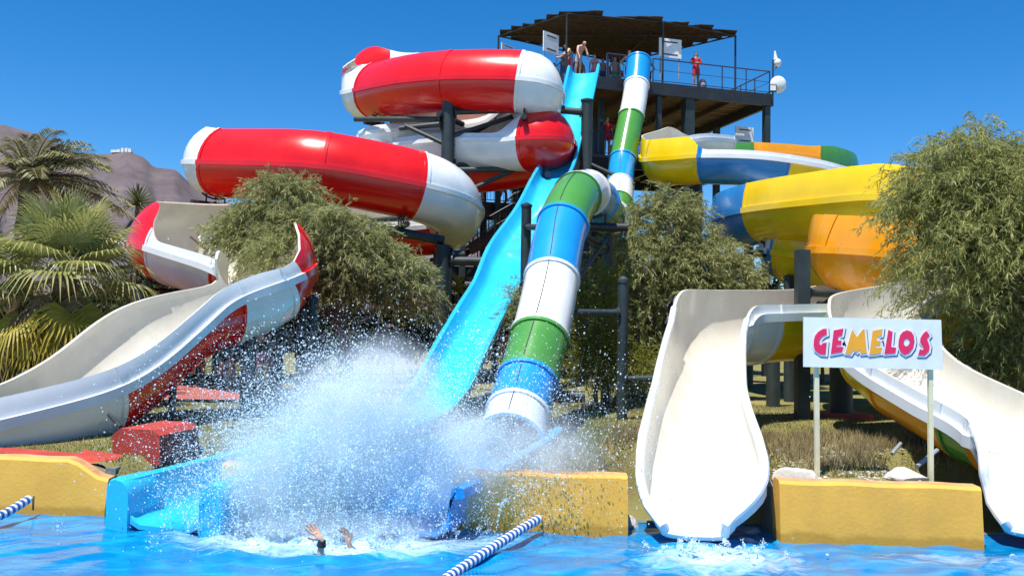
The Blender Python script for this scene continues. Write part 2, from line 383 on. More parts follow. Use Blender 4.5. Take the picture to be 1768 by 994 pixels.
# ------------------------------------------------------------------ closed tube slide
def tube_slide(name, label, ctrl, rad, sections, step=0.2, thick=0.03):
    cen = np.array([tuple(P(c[0], c[1], c[2])) for c in ctrl])
    dense, U = catmull(cen); pts, u, q = resample(dense, U, step); pts = smooth(pts, 6)
    T = np.gradient(pts, axis=0); T /= np.linalg.norm(T, axis=1)[:, None]
    root = thing(name, label, 'water slide', (pts[-1][0], pts[-1][1], 0))
    NS = 28; fr = []
    for i in range(len(pts)):
        t = T[i]; x = np.cross(t, [0, 0, 1.0]); x /= np.linalg.norm(x); y = np.cross(x, t); fr.append((x, y))
    bounds = [int(np.argmin(abs(u - s[0]))) for s in sections] + [len(pts) - 1]
    an = np.linspace(0, 2*np.pi, NS, endpoint=False)
    ring = lambda i, r, sh=0.0: pts[i] + T[i]*sh + np.cos(an)[:, None]*fr[i][0]*r + np.sin(an)[:, None]*fr[i][1]*r
    for si, s in enumerate(sections):
        a, b = bounds[si], bounds[si+1]
        if b - a < 1: continue
        mb = MB(); rings = []
        rr = [ring(a, rad+0.032), ring(a, rad+0.032, 0.07), ring(a, rad, 0.07)] + [ring(i, rad) for i in range(a+1, b)] + [ring(b, rad, -0.07), ring(b, rad+0.032, -0.07), ring(b, rad+0.032)]
        rr += [ring(b, rad-thick)] + [ring(i, rad-thick) for i in range(b-1, a, -1)] + [ring(a, rad-thick)]
        nr = len(rr); mb.v = [tuple(p) for g in rr for p in g]
        inner0 = 3 + (b-a-1) + 3
        for r in range(nr):
            r2 = (r+1) % nr
            for k in range(NS):
                k2 = (k+1) % NS; mb.f.append((r*NS+k, r*NS+k2, r2*NS+k2, r2*NS+k)); mb.m.append(1 if r >= inner0 else 0)
        # bolted seam along the top
        ids = range(a, b+1); base = len(mb.v)
        for i in ids:
            c = pts[i] + fr[i][1]*rad
            for e, h in ((-0.007, -0.01), (-0.007, 0.012), (0.007, 0.012), (0.007, -0.01)): mb.v.append(tuple(c + fr[i][0]*e + fr[i][1]*h))
        for r in range(len(ids)-1):
            for k in range(3): mb.f.append((base+r*4+k, base+(r+1)*4+k, base+(r+1)*4+k+1, base+r*4+k+1)); mb.m.append(2)
        mb.build('section', [M[s[1]], M['white_in'], M['seam']], root, smooth=40)
    return root
TU = [(1103,106,38.0), (1097,165,37.0), (1082,240,35.8), (1072,300,34.8), (1069,345,32.5), (1063,372,29.5), (1050,374,26), (1037,352,23.3), (1015,333,20.8), (990,345,19.0), (965,410,18), (950,500,17), (930,590,16), (908,668,15.3), (882,758,14.3)]
tube_slide('tube_water_slide', 'closed tube water slide in blue, white and green bands below the tower', TU, 0.5,
 [(0,'tubeblue'), (0.75,'white'), (1.5,'green'), (2.55,'tubeblue'), (3.45,'white'), (4.3,'green'), (5.2,'white'), (6.2,'green'), (7.2,'tubeblue'), (8.0,'white'), (8.7,'green'), (9.65,'tubeblue'), (10.8,'white'), (11.85,'green'), (12.85,'tubeblue'), (13.5,'white')])

# ------------------------------------------------------------------ straight cyan drop slide and run-outs
def trough(name, label, pts, prof_fn, sections, colmat, step=0.25, thick=0.06):
    pts = np.array(pts, float); dense, U = catmull(pts); q, u, s = resample(dense, U, step); q = smooth(q, 3)
    T = np.gradient(q, axis=0); T /= np.linalg.norm(T, axis=1)[:, None]
    Sd = np.stack([T[:,1], -T[:,0], 0*T[:,0]], 1); Sd /= np.linalg.norm(Sd, axis=1)[:, None]; Up = np.cross(Sd, T)
    root = thing(name, label, 'water slide', (q[-1][0], q[-1][1], 0))
    bounds = [int(np.argmin(abs(u - x))) for x in sections] + [len(q)-1]
    for a, b in zip(bounds[:-1], bounds[1:]):
        if b <= a: continue
        mb = MB(); rows = []
        for j, i in enumerate(range(a, b+1)):
            pr = np.array(prof_fn(u[i]))
            if j in (0, b-a): pr = pr * np.array([1.0, 1.0]) + offset2d(pr, 0.012) - pr
            rows.append(q[i] + pr[:, :1]*Sd[i] + pr[:, 1:2]*Up[i])
        K = len(rows[0]); mb.v = [tuple(p) for r in rows for p in r]
        for r in range(len(rows)-1):
            for k in range(K):
                k2 = (k+1) % K; mb.f.append((r*K+k, r*K+k2, (r+1)*K+k2, (r+1)*K+k)); mb.m.append(0)
        mb.f.append(tuple(range(K))); mb.f.append(tuple(reversed(range((len(rows)-1)*K, len(rows)*K)))); mb.m += [0, 0]
        mb.build('section', colmat, root, smooth=50)
    return root
def chan(wd, h, rim=0.12, flare=0.06):
    """closed outline: rounded inner floor, thick rolled rims, outer shell."""
    r = 0.14
    ins = [(-wd-flare-rim*0.5, h), (-wd-flare, h-0.03), (-wd, r), (-wd+0.05, 0.05), (-wd+r, 0.0), (0, -0.01), (wd-r, 0.0), (wd-0.05, 0.05), (wd, r), (wd+flare, h-0.03), (wd+flare+rim*0.5, h)]
    out = [(wd+flare+rim, h-0.03), (wd+flare+rim, h-0.14), (wd+0.06, h-0.16), (wd+0.05, 0.02), (wd-0.12, -0.07), (-wd+0.12, -0.07), (-wd-0.05, 0.02), (-wd-0.06, h-0.16), (-wd-flare-rim, h-0.14), (-wd-flare-rim, h-0.03)]
    return ins + out
CY = [(1010,126,37.3), (1003,160,36.5), (990,215,35.2), (967,288,33.4), (950,325,31.2), (925,378,29.1), (884,443,26.0), (862,503,24.5), (836,550,23.0), (806,607,21.4), (785,650,20.5), (757,705,19.3)]
cyp = [tuple(P(*c)) for c in CY]
e0 = Vector(cyp[-1])
ex = P(284, 880, 10.0)
for f, zz in ((0.10, -0.28), (0.25, -0.42), (0.5, -0.47), (0.75, -0.5), (1.0, -0.52)):
    p = e0.lerp(Vector((ex.x, ex.y, 0)), f); cyp.append((p.x, p.y, zz))
DROP = trough('drop_water_slide', 'steep open cyan slide dropping from the tower to the splash', cyp, lambda u: chan(0.5 - 0.07*min(1, max(0, u-12)/4), 0.42 + 0.06*(u > 11), rim=0.11, flare=.05), [0, 2.5, 4, 5.4, 7, 8.6, 10, 12, 13.3, 14.5], M['cyan'])
# thick rounded end lips of the cyan chute
c0 = Vector(cyp[-1]); dv = (c0 - Vector(cyp[-2])); dv.z = 0; dv.normalize(); sv = Vector((dv.y, -dv.x, 0))
for s_ in (-1, 1):
    mb = MB(); prof = [(.42,-.25), (.70,-.25), (.70,.40), (.665,.46), (.60,.485), (.50,.46), (.45,.40), (.42,.30)]; rows = []
    for t_, k_ in ((-.55,.9), (-.5,1.0), (-.05,1.0), (0,.985), (.03,.95)):
        for a_, b_ in prof:
            a2 = .56 + (a_-.56)*k_; p = c0 + dv*t_ + sv*s_*a2; rows.append((p.x, p.y, c0.z + b_*(k_ if b_ > 0 else 1)))
    n8 = len(prof); mb.v = rows
    for r_ in range(4):
        for k in range(n8): mb.f.append((r_*n8+k, r_*n8+(k+1) % n8, (r_+1)*n8+(k+1) % n8, (r_+1)*n8+k)); mb.m.append(0)
    mb.f += [tuple(range(n8)), tuple(reversed(range(4*n8, 5*n8)))]; mb.m += [0, 0]
    mb.build('end_lip', M['cyan'], DROP, smooth=50)
tp = [tuple(P(888, 760, 14.6)), tuple(P(870, 790, 13.9))]
tp[0] = (tp[0][0], tp[0][1], -0.30); tp[1] = (tp[1][0], tp[1][1], -0.38)
ex2 = P(684, 890, 10.05); tp += [(tp[1][0]*0.5 + ex2.x*0.5, tp[1][1]*0.5 + ex2.y*0.5, -0.45), (ex2.x, ex2.y, -0.52)]
trough('tube_run_out', 'blue open run-out chute at the foot of the tube slide', tp, lambda u: chan(0.56, 0.5, rim=0.16), [0, 1.5], M['tubeblue'])
# ------------------------------------------------------------------ setting: ground, path, pool, walls, hills
WY = lambda x: 10.38 - 0.0889 * x               # front line of the pool wall
WATER = -0.59
def seg_dist(X, Y, a, b):
    ax, ay = a; bx, by = b; dx, dy = bx-ax, by-ay; L2 = dx*dx+dy*dy
    t = np.clip(((X-ax)*dx + (Y-ay)*dy)/L2, 0, 1)
    return np.hypot(X-(ax+t*dx), Y-(ay+t*dy))
gx = np.concatenate([[-4000,-1500,-500,-150,-60], np.arange(-30,-16,1.0), np.arange(-16,14,0.2), np.arange(14,30,1.0), [60,150,500,1500,4000]])
gy = np.concatenate([np.arange(0,8,0.2), np.arange(8,30,0.5), np.arange(30,60,2.0), [80,150,400,1000,3000,8000]])
XX, YY0 = np.meshgrid(gx, gy); YY = YY0 + np.clip(WY(np.clip(XX,-40,40)), 5, 15) + 0.20
def vnoise(X, Y, s, seed=0):
    return (np.sin(X*s*1.3+seed)*np.cos(Y*s*1.1+seed*2) + 0.5*np.sin(X*s*2.7+Y*s*1.9+seed) + 0.3*np.sin(X*s*5.1-Y*s*4.3+seed*3))/1.8
def ground_z(X, Y):
    Z = 0.035*vnoise(X, Y, 0.8) * (abs(X) < 40)
    bank = np.clip((Y-WY(X)-0.2)/1.8, 0, 1)
    Z = Z + 0.10*bank*np.clip(1-(Y-WY(X)-6)/5, 0, 1)*((X > 1.2) & (X < 6.5))
    a = cyp[-1][:2]; b = cyp[-7][:2]
    def cutz(dist, wd, dep):
        return -dep*np.clip(1-(dist-wd)/0.35, 0, 1)
    Z = np.minimum(Z, Z + cutz(seg_dist(X, Y, a, b), 0.85, 0.75))
    Z = np.minimum(Z, Z + cutz(seg_dist(X, Y, tp[-1][:2], (P(895,700,15.1).x, 15.3)), 0.85, 0.80))
    Z = np.minimum(Z, Z + cutz(seg_dist(X, Y, (2.15, 9.5), (2.15, 12.1)), 0.85, 0.8))
    Z = np.minimum(Z, Z + cutz(seg_dist(X, Y, (5.9, 9.4), (5.6, 11.6)), 0.85, 0.8))
    return Z
ZZ = ground_z(XX, YY)
def grid_mesh(name, X, Y, Z, m):
    ny, nx = X.shape; v = np.stack([X, Y, Z], 2).reshape(-1, 3)
    i = np.arange(ny*nx).reshape(ny, nx); f = np.stack([i[:-1,:-1], i[:-1,1:], i[1:,1:], i[1:,:-1]], 2).reshape(-1, 4)
    me = bpy.data.meshes.new(name); me.vertices.add(len(v)); me.vertices.foreach_set('co', v.astype(np.float32).ravel())
    me.loops.add(f.size); me.loops.foreach_set('vertex_index', f.astype(np.int32).ravel())
    me.polygons.add(len(f)); me.polygons.foreach_set('loop_start', np.arange(0, f.size, 4, dtype=np.int32))
    me.update(calc_edges=True); me.materials.append(m); me.shade_smooth()
    o = bpy.data.objects.new(name, me); COL.objects.link(o); return o
mg = mat('dry lawn', (0.12, 0.125, 0.036), 0.95, scale=0.55, col2=(0.25, 0.215, 0.080), bump=0.7, bscale=38, dirt=(0.22,0.15,0.085), dirt_amt=0.75, dirt_scale=0.9, spec=0.15)
g = grid_mesh('ground', XX, YY, ZZ, mg); g['kind'] = 'structure'
# red paved path behind the lawn
mp_ = mat('red path surface', (0.33, 0.085, 0.062), 0.85, var=0.18, scale=3, bump=0.15, dirt=(0.25,0.15,0.10), dirt_amt=0.4)
pb = MB()
for i in range(40):
    x0, x1 = -26 + i*.62, -26 + (i+1)*.62
    c = lambda x: 23.2 + 0.35*math.sin(x*0.25) + 0.09*x*0.2
    pb.add([(x0, c(x0)-2.3, 0.06), (x1, c(x1)-2.3, 0.06), (x1, c(x1)+2.6, 0.06), (x0, c(x0)+2.6, 0.06)], [(0,1,2,3)])
o = pb.build('footpath', mp_, smooth=0); o['kind'] = 'structure'
# pool basin, water, far deck behind the camera
mfl = mat('pool floor blue', (0.02, 0.30, 0.60), 0.5, var=0.1, scale=1)
pf = MB(); pf.box((0, 4.7, -1.75), (80, 14.5, 0.2)); o = pf.build('pool_floor', mfl, smooth=0); o['kind'] = 'structure'
dk = MB(); dk.box((0, -9.0, -0.9), (80, 20, 1.8)); o = dk.build('pool_deck', mat('pool deck concrete', (0.42,0.38,0.33), 0.85, bump=0.2), smooth=0); o['kind'] = 'structure'
wx = np.concatenate([np.arange(-40,-9,1.0), np.arange(-9,9.01,0.045), np.arange(10,41,1.0)])
wy = np.concatenate([np.arange(-0.2,-0.02,0.1), np.linspace(0, 0.72, 14), np.linspace(0.725, 1.0, 120)])
WX, WT = np.meshgrid(wx, wy); WYv = 1.0 + (WY(np.clip(WX,-40,40)) + 0.9 - 1.0) * np.clip(WT, 0, 1) + np.minimum(WT, 0)
sx, sy = P(545, 925, 9.9).x, 9.75
rsp = np.hypot(WX - sx, (WYv - sy)*1.2); rg1 = np.hypot(WX - 2.05, WYv - 9.2)
WZ = WATER + 0.008*(np.sin(WX*3.1+WYv*5.7)+np.sin(WX*5.3-WYv*8.1+1.0)+0.8*np.sin(WX*9.1+WYv*3.3+2)+0.6*np.sin(-WX*13+WYv*17)) \
   + 0.05*np.exp(-(rsp/1.1)**2)*np.sin(rsp*14) + 0.03*np.exp(-(rg1/0.9)**2)*np.sin(rg1*19+WX*7)
WZ += 0.010*rng.standard_normal(WZ.shape)*np.exp(-(rsp/0.9)**2)
WZ = np.where(abs(WX) > 9, WATER, WZ)
def water_mat():
    m = bpy.data.materials.new('pool water'); m.use_nodes = True; n = m.node_tree; L = n.links; b = n.nodes['Principled BSDF']
    geo = n.nodes.new('ShaderNodeNewGeometry')
    mp = n.nodes.new('ShaderNodeMapping'); mp.inputs['Scale'].default_value = (0.7, 1.5, 1); L.new(geo.outputs['Position'], mp.inputs[0])
    no = n.nodes.new('ShaderNodeTexNoise'); no.inputs['Scale'].default_value = 2.3; no.inputs['Detail'].default_value = 7; no.inputs['Distortion'].default_value = 1.2
    L.new(mp.outputs[0], no.inputs['Vector'])
    cr = n.nodes.new('ShaderNodeValToRGB'); e = cr.color_ramp
    e.elements[0].position = 0.33; e.elements[0].color = (0.001, 0.135, 0.37, 1); e.elements[1].position = 0.68; e.elements[1].color = (0.006, 0.27, 0.55, 1)
    x = e.elements.new(0.5); x.color = (0.001, 0.18, 0.43, 1)
    L.new(no.outputs['Fac'], cr.inputs[0])
    # foam: where the chutes and the swimmer churn the surface
    def blob(c, rx, ry, hard):
        vm = n.nodes.new('ShaderNodeVectorMath'); vm.operation = 'SUBTRACT'; vm.inputs[1].default_value = (c[0], c[1], WATER); L.new(geo.outputs['Position'], vm.inputs[0])
        sc = n.nodes.new('ShaderNodeVectorMath'); sc.operation = 'MULTIPLY'; sc.inputs[1].default_value = (1/rx, 1/ry, 0); L.new(vm.outputs[0], sc.inputs[0])
        ln = n.nodes.new('ShaderNodeVectorMath'); ln.operation = 'LENGTH'; L.new(sc.outputs[0], ln.inputs[0])
        mr = n.nodes.new('ShaderNodeMapRange'); mr.inputs[1].default_value = 1.0; mr.inputs[2].default_value = 0.0; mr.inputs[3].default_value = 0; mr.inputs[4].default_value = hard
        L.new(ln.outputs[1], mr.inputs[0]); return mr.outputs[0]
    bs = [blob((sx+0.25, 9.85), 2.3, 1.0, 1.25), blob((2.1, 9.25), 1.25, 1.0, 0.75), blob((4.5, 9.4), 1.6, 0.5, 0.42), blob((-0.6, 10.1), 1.8, 0.5, 0.4), blob((5.9, 9.2), 1.0, 0.7, 0.55)]
    acc = bs[0]
    for q in bs[1:]:
        mm = n.nodes.new('ShaderNodeMath'); mm.operation = 'MAXIMUM'; L.new(acc, mm.inputs[0]); L.new(q, mm.inputs[1]); acc = mm.outputs[0]
    fn = n.nodes.new('ShaderNodeTexNoise'); fn.inputs['Scale'].default_value = 5.0; fn.inputs['Detail'].default_value = 8; fn.inputs['Roughness'].default_value = 0.7; fn.inputs['Distortion'].default_value = 0.8
    L.new(mp.outputs[0], fn.inputs['Vector'])
    ad = n.nodes.new('ShaderNodeMath'); ad.operation = 'ADD'; L.new(acc, ad.inputs[0]); L.new(fn.outputs['Fac'], ad.inputs[1])
    mr = n.nodes.new('ShaderNodeMapRange'); mr.inputs[1].default_value = 0.72; mr.inputs[2].default_value = 1.25; mr.inputs[4].default_value = 0.75; L.new(ad.outputs[0], mr.inputs[0])
    mx = n.nodes.new('ShaderNodeMix'); mx.data_type = 'RGBA'; mx.inputs['B'].default_value = (0.72, 0.86, 0.92, 1)
    L.new(mr.outputs[0], mx.inputs['Factor']); L.new(cr.outputs[0], mx.inputs['A']); L.new(mx.outputs['Result'], b.inputs['Base Color'])
    b.inputs['Roughness'].default_value = 0.08; b.inputs['IOR'].default_value = 1.33
    bn = n.nodes.new('ShaderNodeTexNoise'); bn.inputs['Scale'].default_value = 9; bn.inputs['Detail'].default_value = 6; bn.inputs['Distortion'].default_value = 0.6
    L.new(geo.outputs['Position'], bn.inputs['Vector'])
    bu = n.nodes.new('ShaderNodeBump'); bu.inputs['Strength'].default_value = 0.14; bu.inputs['Distance'].default_value = 0.05
    L.new(bn.outputs['Fac'], bu.inputs['Height']); L.new(bu.outputs[0], b.inputs['Normal'])
    return m
o = grid_mesh('pool_water', WX, WYv, WZ, water_mat()); o['kind'] = 'structure'
# yellow pool wall in pieces between the chutes
def wall_mat():
    m = mat('yellow painted pool wall', (0.74, 0.385, 0.055), 0.8, var=0.08, scale=2.5, bump=0.12, bscale=25, dirt=(0.42,0.23,0.06), dirt_amt=0.5, dirt_scale=1.4)
    n = m.node_tree; L = n.links; b = n.nodes['Principled BSDF']; src = b.inputs['Base Color'].links[0].from_socket
    geo = n.nodes.new('ShaderNodeNewGeometry'); sp = n.nodes.new('ShaderNodeSeparateXYZ'); L.new(geo.outputs['Position'], sp.inputs[0])
    no = n.nodes.new('ShaderNodeTexNoise'); no.inputs['Scale'].default_value = 3.5; no.inputs['Detail'].default_value = 6; L.new(geo.outputs['Position'], no.inputs['Vector'])
    ma = n.nodes.new('ShaderNodeMath'); ma.operation = 'MULTIPLY_ADD'; ma.inputs[1].default_value = .16; L.new(no.outputs['Fac'], ma.inputs[0]); L.new(sp.outputs['Z'], ma.inputs[2])
    mr = n.nodes.new('ShaderNodeMapRange'); mr.inputs[1].default_value = -.39; mr.inputs[2].default_value = -.44; mr.inputs[4].default_value = .75; L.new(ma.outputs[0], mr.inputs[0])
    mx = n.nodes.new('ShaderNodeMix'); mx.data_type = 'RGBA'; mx.inputs['B'].default_value = (.46, .22, .02, 1); L.new(mr.outputs[0], mx.inputs['Factor']); L.new(src, mx.inputs['A'])
    # chipped paint
    ch = n.nodes.new('ShaderNodeTexNoise'); ch.inputs['Scale'].default_value = 7; ch.inputs['Detail'].default_value = 9; ch.inputs['Roughness'].default_value = .75; L.new(geo.outputs['Position'], ch.inputs['Vector'])
    cm = n.nodes.new('ShaderNodeMapRange'); cm.inputs[1].default_value = .67; cm.inputs[2].default_value = .70; cm.inputs[4].default_value = .7; L.new(ch.outputs['Fac'], cm.inputs[0])
    m2 = n.nodes.new('ShaderNodeMix'); m2.data_type = 'RGBA'; m2.inputs['B'].default_value = (.62, .52, .36, 1); L.new(cm.outputs[0], m2.inputs['Factor']); L.new(mx.outputs['Result'], m2.inputs['A']); L.new(m2.outputs['Result'], b.inputs['Base Color'])
    return m
M['wall'] = wall_mat(); M['coping'] = mat('reddish coping edge', (0.52, 0.27, 0.11), 0.8, var=0.25); M['pit'] = mat('grey green concrete', (0.14, 0.17, 0.16), 0.85, var=0.2, scale=3, bump=0.2, dirt=(0.05,0.06,0.05), dirt_amt=0.5)
walls = [(-30, -4.62, 'yellow rendered pool wall with a rounded end left of the cyan chute'), (-3.27, -2.16, 'short yellow pool wall between the cyan and blue chutes behind the splash'), (-0.62, 1.31, 'pale yellow pool wall between the splash and the white chute'), (2.93, 5.02, 'cracked yellow pool wall below the lettered sign'), (6.75, 30, 'yellow pool wall at the right edge beyond the last chute')]
for wi, (x0, x1, lab) in enumerate(walls):
    mb = MB(); n_ = max(2, int((min(x1, 9)-max(x0, -9))/0.12)); xs = np.linspace(x0, x1, n_+1) if abs(x0) < 10 and abs(x1) < 10 else np.concatenate([[x0], np.linspace(max(x0,-9), min(x1,9), n_), [x1]]) 
    xs = np.unique(xs); rows = []
    for x in xs:
        top = 0.05
        if wi == 0:
            t = np.clip((x + 5.15)/0.5, 0, 1); top = 0.05 - 0.21*t*t*(3-2*t)
        top += 0.006*math.sin(x*7.3) ; y = WY(x); j = 0.006*math.sin(x*11)
        rows.append([(x, y-0.05+j, -1.7), (x, y-0.05+j, WATER+0.05), (x, y+j, top-0.035), (x, y+0.03+j, top), (x, y+0.19, top+0.01), (x, y+0.26, top-0.03), (x, y+0.26, -1.7)])
    K = 7; mb.v = [p for r in rows for p in r]
    for r in range(len(rows)-1):
        for k in range(K):
            k2 = (k+1) % K; mb.f.append((r*K+k, (r+1)*K+k, (r+1)*K+k2, r*K+k2)); mb.m.append(1 if k in (3, 4) else 0)
    mb.f.append(tuple(reversed(range(K)))); mb.f.append(tuple(range((len(rows)-1)*K, len(rows)*K))); mb.m += [0, 0]
    o = mb.build('pool_wall', [M['wall'], M['coping']], org=Vector((np.clip((x0+x1)/2,-7,8), WY((x0+x1)/2), -1.7)), smooth=30)
    tag(o, lab, 'wall')
    if wi == 3:
        cr = MB(); cp = [P(1362,875,9.98), P(1375,868,9.98), P(1390,866,9.98), P(1402,868,9.98), P(1414,863,9.98), P(1430,868,9.98)]
        cr.path([(p.x, WY(p.x)-0.008, p.z) for p in cp], 0.0045, 4); c = cr.build('crack', M['seam'], o)
for x0, x1, lab in ((1.31, 2.93, 'grey concrete pit under the wide white chute'), (5.02, 6.75, 'grey concrete pit under the right hand chute'), (-4.62, -3.27, 'concrete pit under the cyan chute end'), (-2.16, -0.62, 'concrete pit under the blue run-out')):
    mb = MB(); y = WY((x0+x1)/2)
    mb.box(((x0+x1)/2, y+0.75, -1.12), (x1-x0+0.5, 0.12, 1.1)); mb.box((x0-0.06, y+0.51, -0.87), (0.12, 0.5, 1.6)); mb.box((x1+0.06, y+0.51, -0.87), (0.12, 0.5, 1.6))
    mb.box(((x0+x1)/2, y+0.45, -1.64), (x1-x0+0.2, 0.7, 0.1))
    tag(mb.build('chute_pit', M['pit'], org=Vector(((x0+x1)/2, y, -1.7))), lab, 'pit')
# hills
rp = [(-700,150),(-300,190),(-120,205),(0,216),(60,232),(140,270),(180,266),(215,260),(245,273),(262,289),(300,293),(330,322),(360,340),(430,360),(520,372),(640,385),(760,400),(900,412),(1050,440),(1300,500),(1600,555),(2000,575),(2600,580)]
hx = np.arange(-700, 2600, 7.0); hy = np.interp(hx, [p[0] for p in rp], [p[1] for p in rp])
rows = []
for t in np.linspace(0, 1, 34):
    row = []
    for x, y in zip(hx, hy):
        D0 = 1500 - 700*t; top = P(x, y, 1500)
        k = (1-t)**1.25; nse = (vnoise(np.array(x*0.5), np.array(t*140), 0.09, 3) + 0.6*vnoise(np.array(x), np.array(t*300), 0.13, 5))*9*t*(1-t)*3 + 0.6*vnoise(np.array(x), np.array(t*90), 0.5, 1)
        q = P(x, 400, D0); row.append((q.x + float(nse)*0.8, D0 + float(nse)*1.5, max(-2, top.z*k + float(nse)*min(1, top.z/80))))
    rows.append(row)
A = np.array(rows); mh = mat('haze tinted brown rock', (0.10, 0.080, 0.088), 0.95, scale=0.012, col2=(0.150, 0.122, 0.132), bump=0.0, dirt=(0.06,0.055,0.035), dirt_amt=0.75, dirt_scale=0.06, spec=0.1)  # mauve greying is distance haze mixed into the rock colour
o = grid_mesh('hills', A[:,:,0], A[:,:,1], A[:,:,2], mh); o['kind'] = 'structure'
hs = thing('hilltop_station', 'tiny white buildings on the summit of the far hill', 'building', P(213, 262, 1500))
mw = mat('white far building', (0.8,0.8,0.8), 0.6)
for (px, wd_, ht) in ((205, 5, 3), (212, 4, 5), (219, 5, 5), (224, 6, 4), (197, 9, 2)):
    q = P(px, 261.5, 1498); MB().box((q.x, q.y, q.z + ht/2 - 1), (wd_, 5, ht+2)).build('building_block', mw, hs, smooth=0)
q = P(211, 262, 1498); MB().cyl(q, q + Vector((0,0,7)), 0.5, 0.3, 6).build('mast', M['galv'], hs)

# ------------------------------------------------------------------ tower
A0 = Vector((3.9, 37.9, 0)); E1 = Vector((7.4, 2.2, 0)).normalized(); E2 = Vector((-E1.y, E1.x, 0))
TW = lambda a, b, h=0.0: A0 + E1*a + E2*b + Vector((0, 0, h))
ROT = Matrix((E1, E2, Vector((0,0,1)))).transposed()
UP, MID = 12.3, 9.3
tower = thing('slide_tower', 'tall steel and timber slide tower with two open decks', 'tower', TW(3, 4.5))
def tbox(name, a0, a1, b0, b1, z0, z1, m):
    return MB().box(TW((a0+a1)/2, (b0+b1)/2, (z0+z1)/2), (a1-a0, b1-b0, z1-z0), ROT).build(name, m, tower, smooth=0)
def deck(a0, a1, b0, b1, zt, step=0.42):
    nb = int((b1-b0-0.2)/step)
    me = None
    for k in range(nb):
        b = b0 + 0.1 + (k+0.5)*(b1-b0-0.2)/nb
        if me is None:
            mb = MB(); mb.box((0,0,0), (a1-a0-0.26, (b1-b0-0.2)/nb-0.03, 0.05)); me = mb.mesh('deck_board', M['wood'], smooth=0)
        o = inst(me, 'deck_board', TW((a0+a1)/2, b, zt-0.03 + random.uniform(-.006,.006)), tower, rot=(0,0,math.atan2(E1.y,E1.x)))
    for nm, aa, bb in (('edge_beam', (a0,a1), (b0-0.02,b0+0.12)), ('edge_beam', (a0,a1), (b1-0.12,b1+0.02)), ('edge_beam', (a0-0.02,a0+0.12), (b0+0.12,b1-0.12)), ('edge_beam', (a1-0.12,a1+0.02), (b0+0.12,b1-0.12))):
        tbox(nm, *aa, *bb, zt-0.5, zt+0.02, M['steel2'])
    na = int((a1-a0)/1.5)
    for k in range(1, na):
        a = a0 + k*(a1-a0)/na; tbox('joist', a-0.05, a+0.05, b0+0.12, b1-0.12, zt-0.28, zt-0.06, M['woodd'])
deck(-1.6, 7.72, 0, 9, UP); deck(-1.6, 2.7, 1.2, 9, MID); deck(2.8, 7.7, 4.2, 9, 9.75); deck(3.3, 5.4, 1.6, 4.18, MID)
for a, b, w_ in ((-1.4, 0.2, .26), (2.35, 0.25, .2), (3.75, 0.3, .42), (7.5, 0.2, .26), (-1.4, 8.8, .26), (2.6, 8.8, .26), (7.5, 8.8, .26), (-1.4, 4.5, .26), (1.2, 4.4, .3), (7.5, 4.6, .26), (0.2, 1.4, .22)):
    tbox('column', a-w_/2, a+w_/2, b-w_/2, b+w_/2, 0, UP-0.5, M['steel'])
# lower landings and stair flights at the left rear
deck(-3.2, 0.5, 2.2, 4.0, 6.3, 0.36); deck(0.6, 3.0, 5.2, 8.6, 6.3); deck(-3.4, -1.8, 2.2, 6.0, 3.2); 
for a in (-3.1, -1.7):
    for b in (2.4, 5.8): tbox('column', a-.09, a+.09, b-.09, b+.09, 0, 6.2, M['steel2'])
def stair(p0, p1, wd_):
    p0 = Vector(p0); p1 = Vector(p1); fl = Vector((p1.x-p0.x, p1.y-p0.y, 0)).normalized(); sd = Vector((-fl.y, fl.x, 0))
    for s in (-1, 1): MB().beam(p0 + sd*s*wd_/2, p1 + sd*s*wd_/2, 0.08, 0.32).build('stringer', M['woodd'], tower, smooth=0)
    n_ = max(2, int(abs(p1.z-p0.z)/0.19)); me = MB().box((0,0,0), (0.27, wd_-0.1, 0.04)).mesh('tread', M['wood'], smooth=0)
    for k in range(n_):
        q = p0.lerp(p1, (k+0.5)/n_); inst(me, 'tread', q + Vector((0,0,0.05)), tower, rot=(0,0,math.atan2(fl.y,fl.x)))
    for s in (-1, 1):
        mb = MB(); up = Vector((0,0,1.0)); a = p0 + sd*s*wd_/2; b = p1 + sd*s*wd_/2
        mb.cyl(a+up, b+up, 0.025, n=6); mb.cyl(a+up*0.5, b+up*0.5, 0.016, n=6)
        m_ = int((b-a).length/0.16)
        for k in range(m_+1):
            q = a.lerp(b, k/m_); mb.cyl(q, q+up, 0.011 if k % 6 else 0.025, n=5)
        mb.build('stair_railing', M['steel2'], tower)
stair(TW(2.6, 3.4, MID), TW(-1.4, 3.1, 6.3), 1.3)
stair(TW(-2.6, 4.1, 6.3), TW(1.6, 6.8, 3.2), 1.2); stair(TW(-2.4, 3.0, 3.2), TW(2.6, 2.6, 0.0), 1.3)
def railing(pts, h=1.05, bal=0.0, posts=1.4, mt='rail', nm='railing', par=None):
    mb = MB()
    for a, b in zip(pts[:-1], pts[1:]):
        a = Vector(a); b = Vector(b); u = Vector((0,0,h))
        mb.cyl(a+u, b+u, 0.028, n=6); mb.cyl(a+u*0.12, b+u*0.12, 0.018, n=6)
        if not bal: mb.cyl(a+u*0.55, b+u*0.55, 0.012, n=6)
        n_ = max(1, round((b-a).length/posts))
        for k in range(n_+1):
            q = a.lerp(b, k/n_); mb.cyl(q, q+u, 0.028, n=6)
        if bal:
            n2 = int((b-a).length/bal)
            for k in range(n2): q = a.lerp(b, (k+.5)/n2); mb.cyl(q+u*0.12, q+u, 0.010, n=5)
    return mb.build(nm, M[mt], par or tower)
